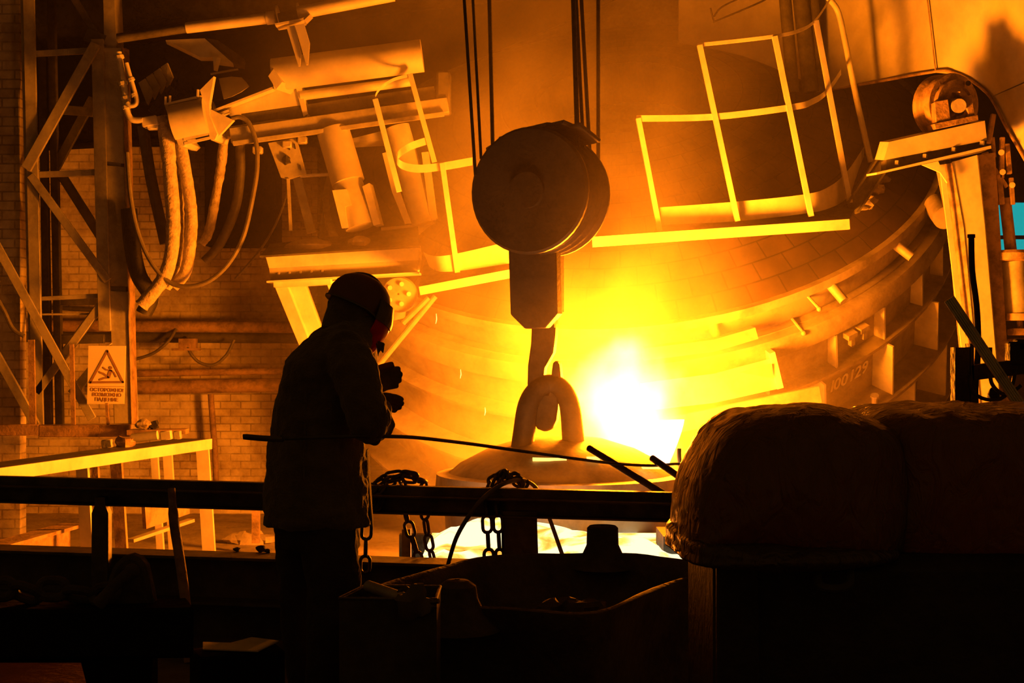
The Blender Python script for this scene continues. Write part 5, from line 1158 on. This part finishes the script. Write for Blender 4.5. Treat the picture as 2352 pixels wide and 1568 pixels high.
# jacket
jk = eloft([(606, 852, 1206, .17, 0), (605, 851, 1190, .185, 0), (607, 846, 1150, .19, 0), (611, 841, 1100, .19, 0), (617, 837, 1040, .185, 0), (627, 834, 980, .18, 0), (636, 836, 920, .185, 0), (646, 846, 870, .20, 0), (662, 852, 830, .215, 0), (690, 858, 796, .20, 0), (722, 865, 766, .155, 0), (752, 868, 742, .11, 0), (762, 862, 728, .09, 0)], 36)
merge(jk, MB().tube([Wp(770, 818, -.08), SR, Wp(812, 850, -.19), Wp(832, 915, -.21), Wp(850, 975, -.19), Wp(857, 998, -.165)], [.09, .094, .088, .080, .074, .062], 20))
merge(jk, MB().tube([Wp(848, 992, -.18), Wp(868, 975, -.10), Wp(866, 940, -.02), WR.lerp(ER, .12)], [.058, .060, .052, .046], 18))
merge(jk, MB().tube([Wp(800, 818, .08), SL, SL.lerp(EL, .5), EL], [.085, .088, .080, .066], 18), MB().tube([EL, EL.lerp(WL, .5), WL.lerp(EL, .1)], [.062, .056, .046], 18))
M['wool'] = metal('wool_cloth', (.15, .13, .11), .95, 0, .35, 9, .5, fine=120)
wp_ = M['wool'].node_tree.nodes['Principled BSDF']; wp_.inputs['Sheen Weight'].default_value = .35; wp_.inputs['Sheen Roughness'].default_value = .4
jo = mesh_obj('jacket', jk, M['wool'], wk, clean=False); remesh(jo, .008, 3, [(.12, .034), (.04, .012)])
# stand-up collar, lapel corner, front edge and shoulder yoke seam
cl_ = MB(); rings = []
for y, k, up_ in ((748, 1.0, 0), (722, .96, 0), (716, .90, 0), (722, .84, 0), (748, .84, 0)):
    c = Wp(812, y+ (0 if True else 0)); rings.append([c+Vector((.102*k*math.cos(t), .098*k*math.sin(t), -.050*math.cos(t)*(1 if y < 748 else .9))) for t in [2*math.pi*i/28 for i in range(28)]])
mesh_obj('collar', loft(rings, False, False), M['wool'], wk)
mesh_obj('lapel', MB().prism([Wp(862, 780, -.05), Wp(884, 788, -.03), Wp(880, 812, -.02), Wp(872, 802, -.02), Wp(868, 820, -.04)], (.0, .02, 0)), M['wool'], wk, bevel=.004)
mesh_obj('front_flap', sheet([Wp(838, 1035, .02), Wp(845, 1030, .08)], [Wp(853, 1212, .0), Wp(855, 1205, .08)], (.004, .006, 0)), M['wool'], wk)
mesh_obj('belt_tab', MB().box(Wp(720, 1120, -.20), (.05, .012, .03)), M['wool'], wk) if 0 else None
mesh_obj('back_seam', MB().tube(smooth_path([Wp(706, 812, -.185), Wp(703, 900, -.185), Wp(700, 1000, -.183), Wp(698, 1100, -.19)], 4), .004, 6), M['wool'], wk)
# trousers
tp_ = eloft([(628, 822, 1160, .15, 0), (632, 824, 1215, .15, .01), (640, 826, 1255, .145, .01)], 24)
merge(tp_, MB().tube([HR+Vector((0, 0, .03)), Wp(757, 1260, -.06), Wp(768, 1340, -.06), Wp(766, 1400, -.065), Wp(752, 1500, -.06), Wp(744, 1600, -.05), Wp(743, 1650, -.05)], [.105, .108, .103, .098, .082, .076, .08], 20))
merge(tp_, MB().tube([HL+Vector((0, 0, .03)), Wp(692, 1260, .10), Wp(694, 1340, .11), Wp(690, 1400, .12), Wp(698, 1500, .15), Wp(702, 1600, .2), Wp(702, 1645, .2)], [.100, .100, .090, .082, .074, .070, .074], 20))
to = mesh_obj('trousers', tp_, metal('trouser_cloth', (.05, .045, .045), .9, 0, .3, 10, .4, fine=120), wk, clean=False); remesh(to, .009, 3, [(.10, .020), (.03, .006)])
for A in (AR, AL):
    bm_ = MB(); c = Vector((A.x, A.y, 0))
    bm_.tube([c+Vector((0, 0, .16)), c+Vector((0, 0, .06))], [.056, .060], 16)
    merge(bm_, loft([[c+Vector((.10+.165*kk*math.cos(t), .04+.055*kk*math.sin(t)+.05*kk*math.cos(t), z)) for t in [2*math.pi*i/20 for i in range(20)]] for z, kk in ((.0, 1), (.03, 1), (.07, .86), (.10, .5))]))
    remesh(mesh_obj('boot', bm_, M['rubber'], wk, clean=False), .008, 2)
# gloves
for Wr, g, fl in ((WR, gR, 1), (WL, gL, -1)):
    gm = hand_mb(Wr, *g, grow=.0068, flip=fl); merge(gm, MB().tube([Wr-g[0].normalized()*.05, Wr+g[0].normalized()*.02], [.052, .040], 16))
    remesh(mesh_obj('glove', gm, M['rubber'] if 0 else metal('glove_leather', (.10, .08, .06), .8, 0, .3, 15, .3), wk, clean=False), .004, 2)
# hard hat with brim, lining flap and visor
hat = mesh_obj('hard_hat', (lambda mb: mb)(loft([[Hd(-.008+.125*kf*math.cos(t), .102*kf*math.sin(t), u) for t in [2*math.pi*i/36 for i in range(36)]] for u, kf in ((.005, 1.0), (.05, 1.01), (.08, .93), (.105, .80), (.125, .60), (.137, .36), (.140, .05))], True, True)), metal('hat_shell', (.16, .07, .05), .35, 0, .2, 8, .05), wk)
mesh_obj('brim', loft([[Hd(-.004+(.125+.0+(.016 if math.cos(t) > 0 else .010)*abs(math.cos(t)))*k2*math.cos(t), .112*k2*math.sin(t), u-.022*max(0, math.cos(t))) for t in [2*math.pi*i/36 for i in range(36)]] for u, k2 in ((.004, .93), (.002, 1.0), (.008, 1.0), (.012, .93))], True, True), M['rubber'], hat)
mesh_obj('crest', MB().tube(smooth_path([Hd(.10, 0, .085), Hd(.05, 0, .128), Hd(-.01, 0, .146), Hd(-.07, 0, .125), Hd(-.115, 0, .075)], 5), .008, 8), M['rubber'], hat)
mesh_obj('neck_flap', loft([[Hd(-.012-.100*k2*math.cos(t), .092*k2*math.sin(t), u) for t in [-1.75+3.5*i/20 for i in range(21)]]+[Hd(-.012-.088*k2*math.cos(t), .080*k2*math.sin(t), u) for t in [1.75-3.5*i/20 for i in range(21)]] for u, k2 in ((.045, 1.0), (-.02, 1.0), (-.085, .92), (-.11, .86))], True, True), M['wool'], hat)
def visor_mat():
    m, nt, p = mat_new('red_visor'); p.inputs['Base Color'].default_value = (.9, .06, .02, 1); p.inputs['Roughness'].default_value = .15
    t = nd(nt, 'ShaderNodeBsdfTranslucent'); t.inputs[0].default_value = (1, .10, .05, 1)
    mx = nd(nt, 'ShaderNodeMixShader'); mx.inputs[0].default_value = .6
    nt.links.new(p.outputs[0], mx.inputs[1]); nt.links.new(t.outputs[0], mx.inputs[2]); nt.links.new(mx.outputs[0], nt.nodes['Material Output'].inputs[0]); return m
vr = [[Hd(-.004+.150*k2*math.cos(t), .116*k2*math.sin(t), u) for t in [-1.25+2.5*i/20 for i in range(21)]]+[Hd(-.004+.146*k2*math.cos(t), .112*k2*math.sin(t), u) for t in [1.25-2.5*i/20 for i in range(21)]] for u, k2 in ((.04, .94), (0, 1.0), (-.03, 1.0), (-.08, .95), (-.125, .84))]
fr_ = [[Hd(-.004+.152*k2*math.cos(t), .118*k2*math.sin(t), u) for t in [-1.3+2.6*i/20 for i in range(21)]]+[Hd(-.004+.147*k2*math.cos(t), .112*k2*math.sin(t), u) for t in [1.3-2.6*i/20 for i in range(21)]] for u, k2 in ((.07, .86), (.03, .96), (.012, 1.0), (.0, 1.01), (-.01, 1.01))]
mesh_obj('visor_frame', loft(fr_, True, True), M['rubber'], wk)
vo = mesh_obj('visor', loft(vr, True, True), visor_mat(), wk); vo['label'] = 'red translucent face visor'
mesh_obj('hair', loft([[Hd(-.02-.085*k2*math.cos(t), .080*k2*math.sin(t), u) for t in [-1.5+3*i/16 for i in range(17)]]+[Hd(-.02-.07*k2*math.cos(t), .068*k2*math.sin(t), u) for t in [1.5-3*i/16 for i in range(17)]] for u, k2 in ((.05, 1.0), (-.03, 1.0), (-.06, .9))], True, True), M['wool'], wk)

# the long rod he guides
rd = thing('stirring_rod', 'very long thin steel rod with thick handle, clamped under the arm of the person', 'rod', Wp(620, 1012, -.27))
rp = smooth_path([Wp(640, 1007, -.27), Wp(770, 1003, -.26), Wp(840, 1001, -.24), Wp(892, 1002, -.18), Wp(960, 1005, 0), Wp(1080, 1019, .4), Wp(1200, 1036, .8), Wp(1320, 1053, 1.2), Wp(1420, 1065, 1.6), Wp(1500, 1069, 1.9), Wp(1555, 1065, 2.2), Wp(1580, 1072, 2.3)], 6)
mesh_obj('shaft', MB().tube(rp, .0072, 10), M['steel_dark'], rd)
mesh_obj('handle', MB().tube(smooth_path([Wp(558, 1003, -.27), Wp(566, 1003, -.27), Wp(600, 1006, -.27), Wp(640, 1008, -.27), Wp(650, 1007, -.27)], 4), [.006]+[.0125]*3+[.0135]*13, 12, sy=.8), M['rubber'], rd)
mesh_obj('ferrule', MB().tube([Wp(646, 999, -.275), Wp(649, 1003, -.275), Wp(653, 1010, -.275)], .005, 8), M['steel_dark'], rd)
for _o in bpy.data.objects:
    if '_w' in _o: del _o['_w']
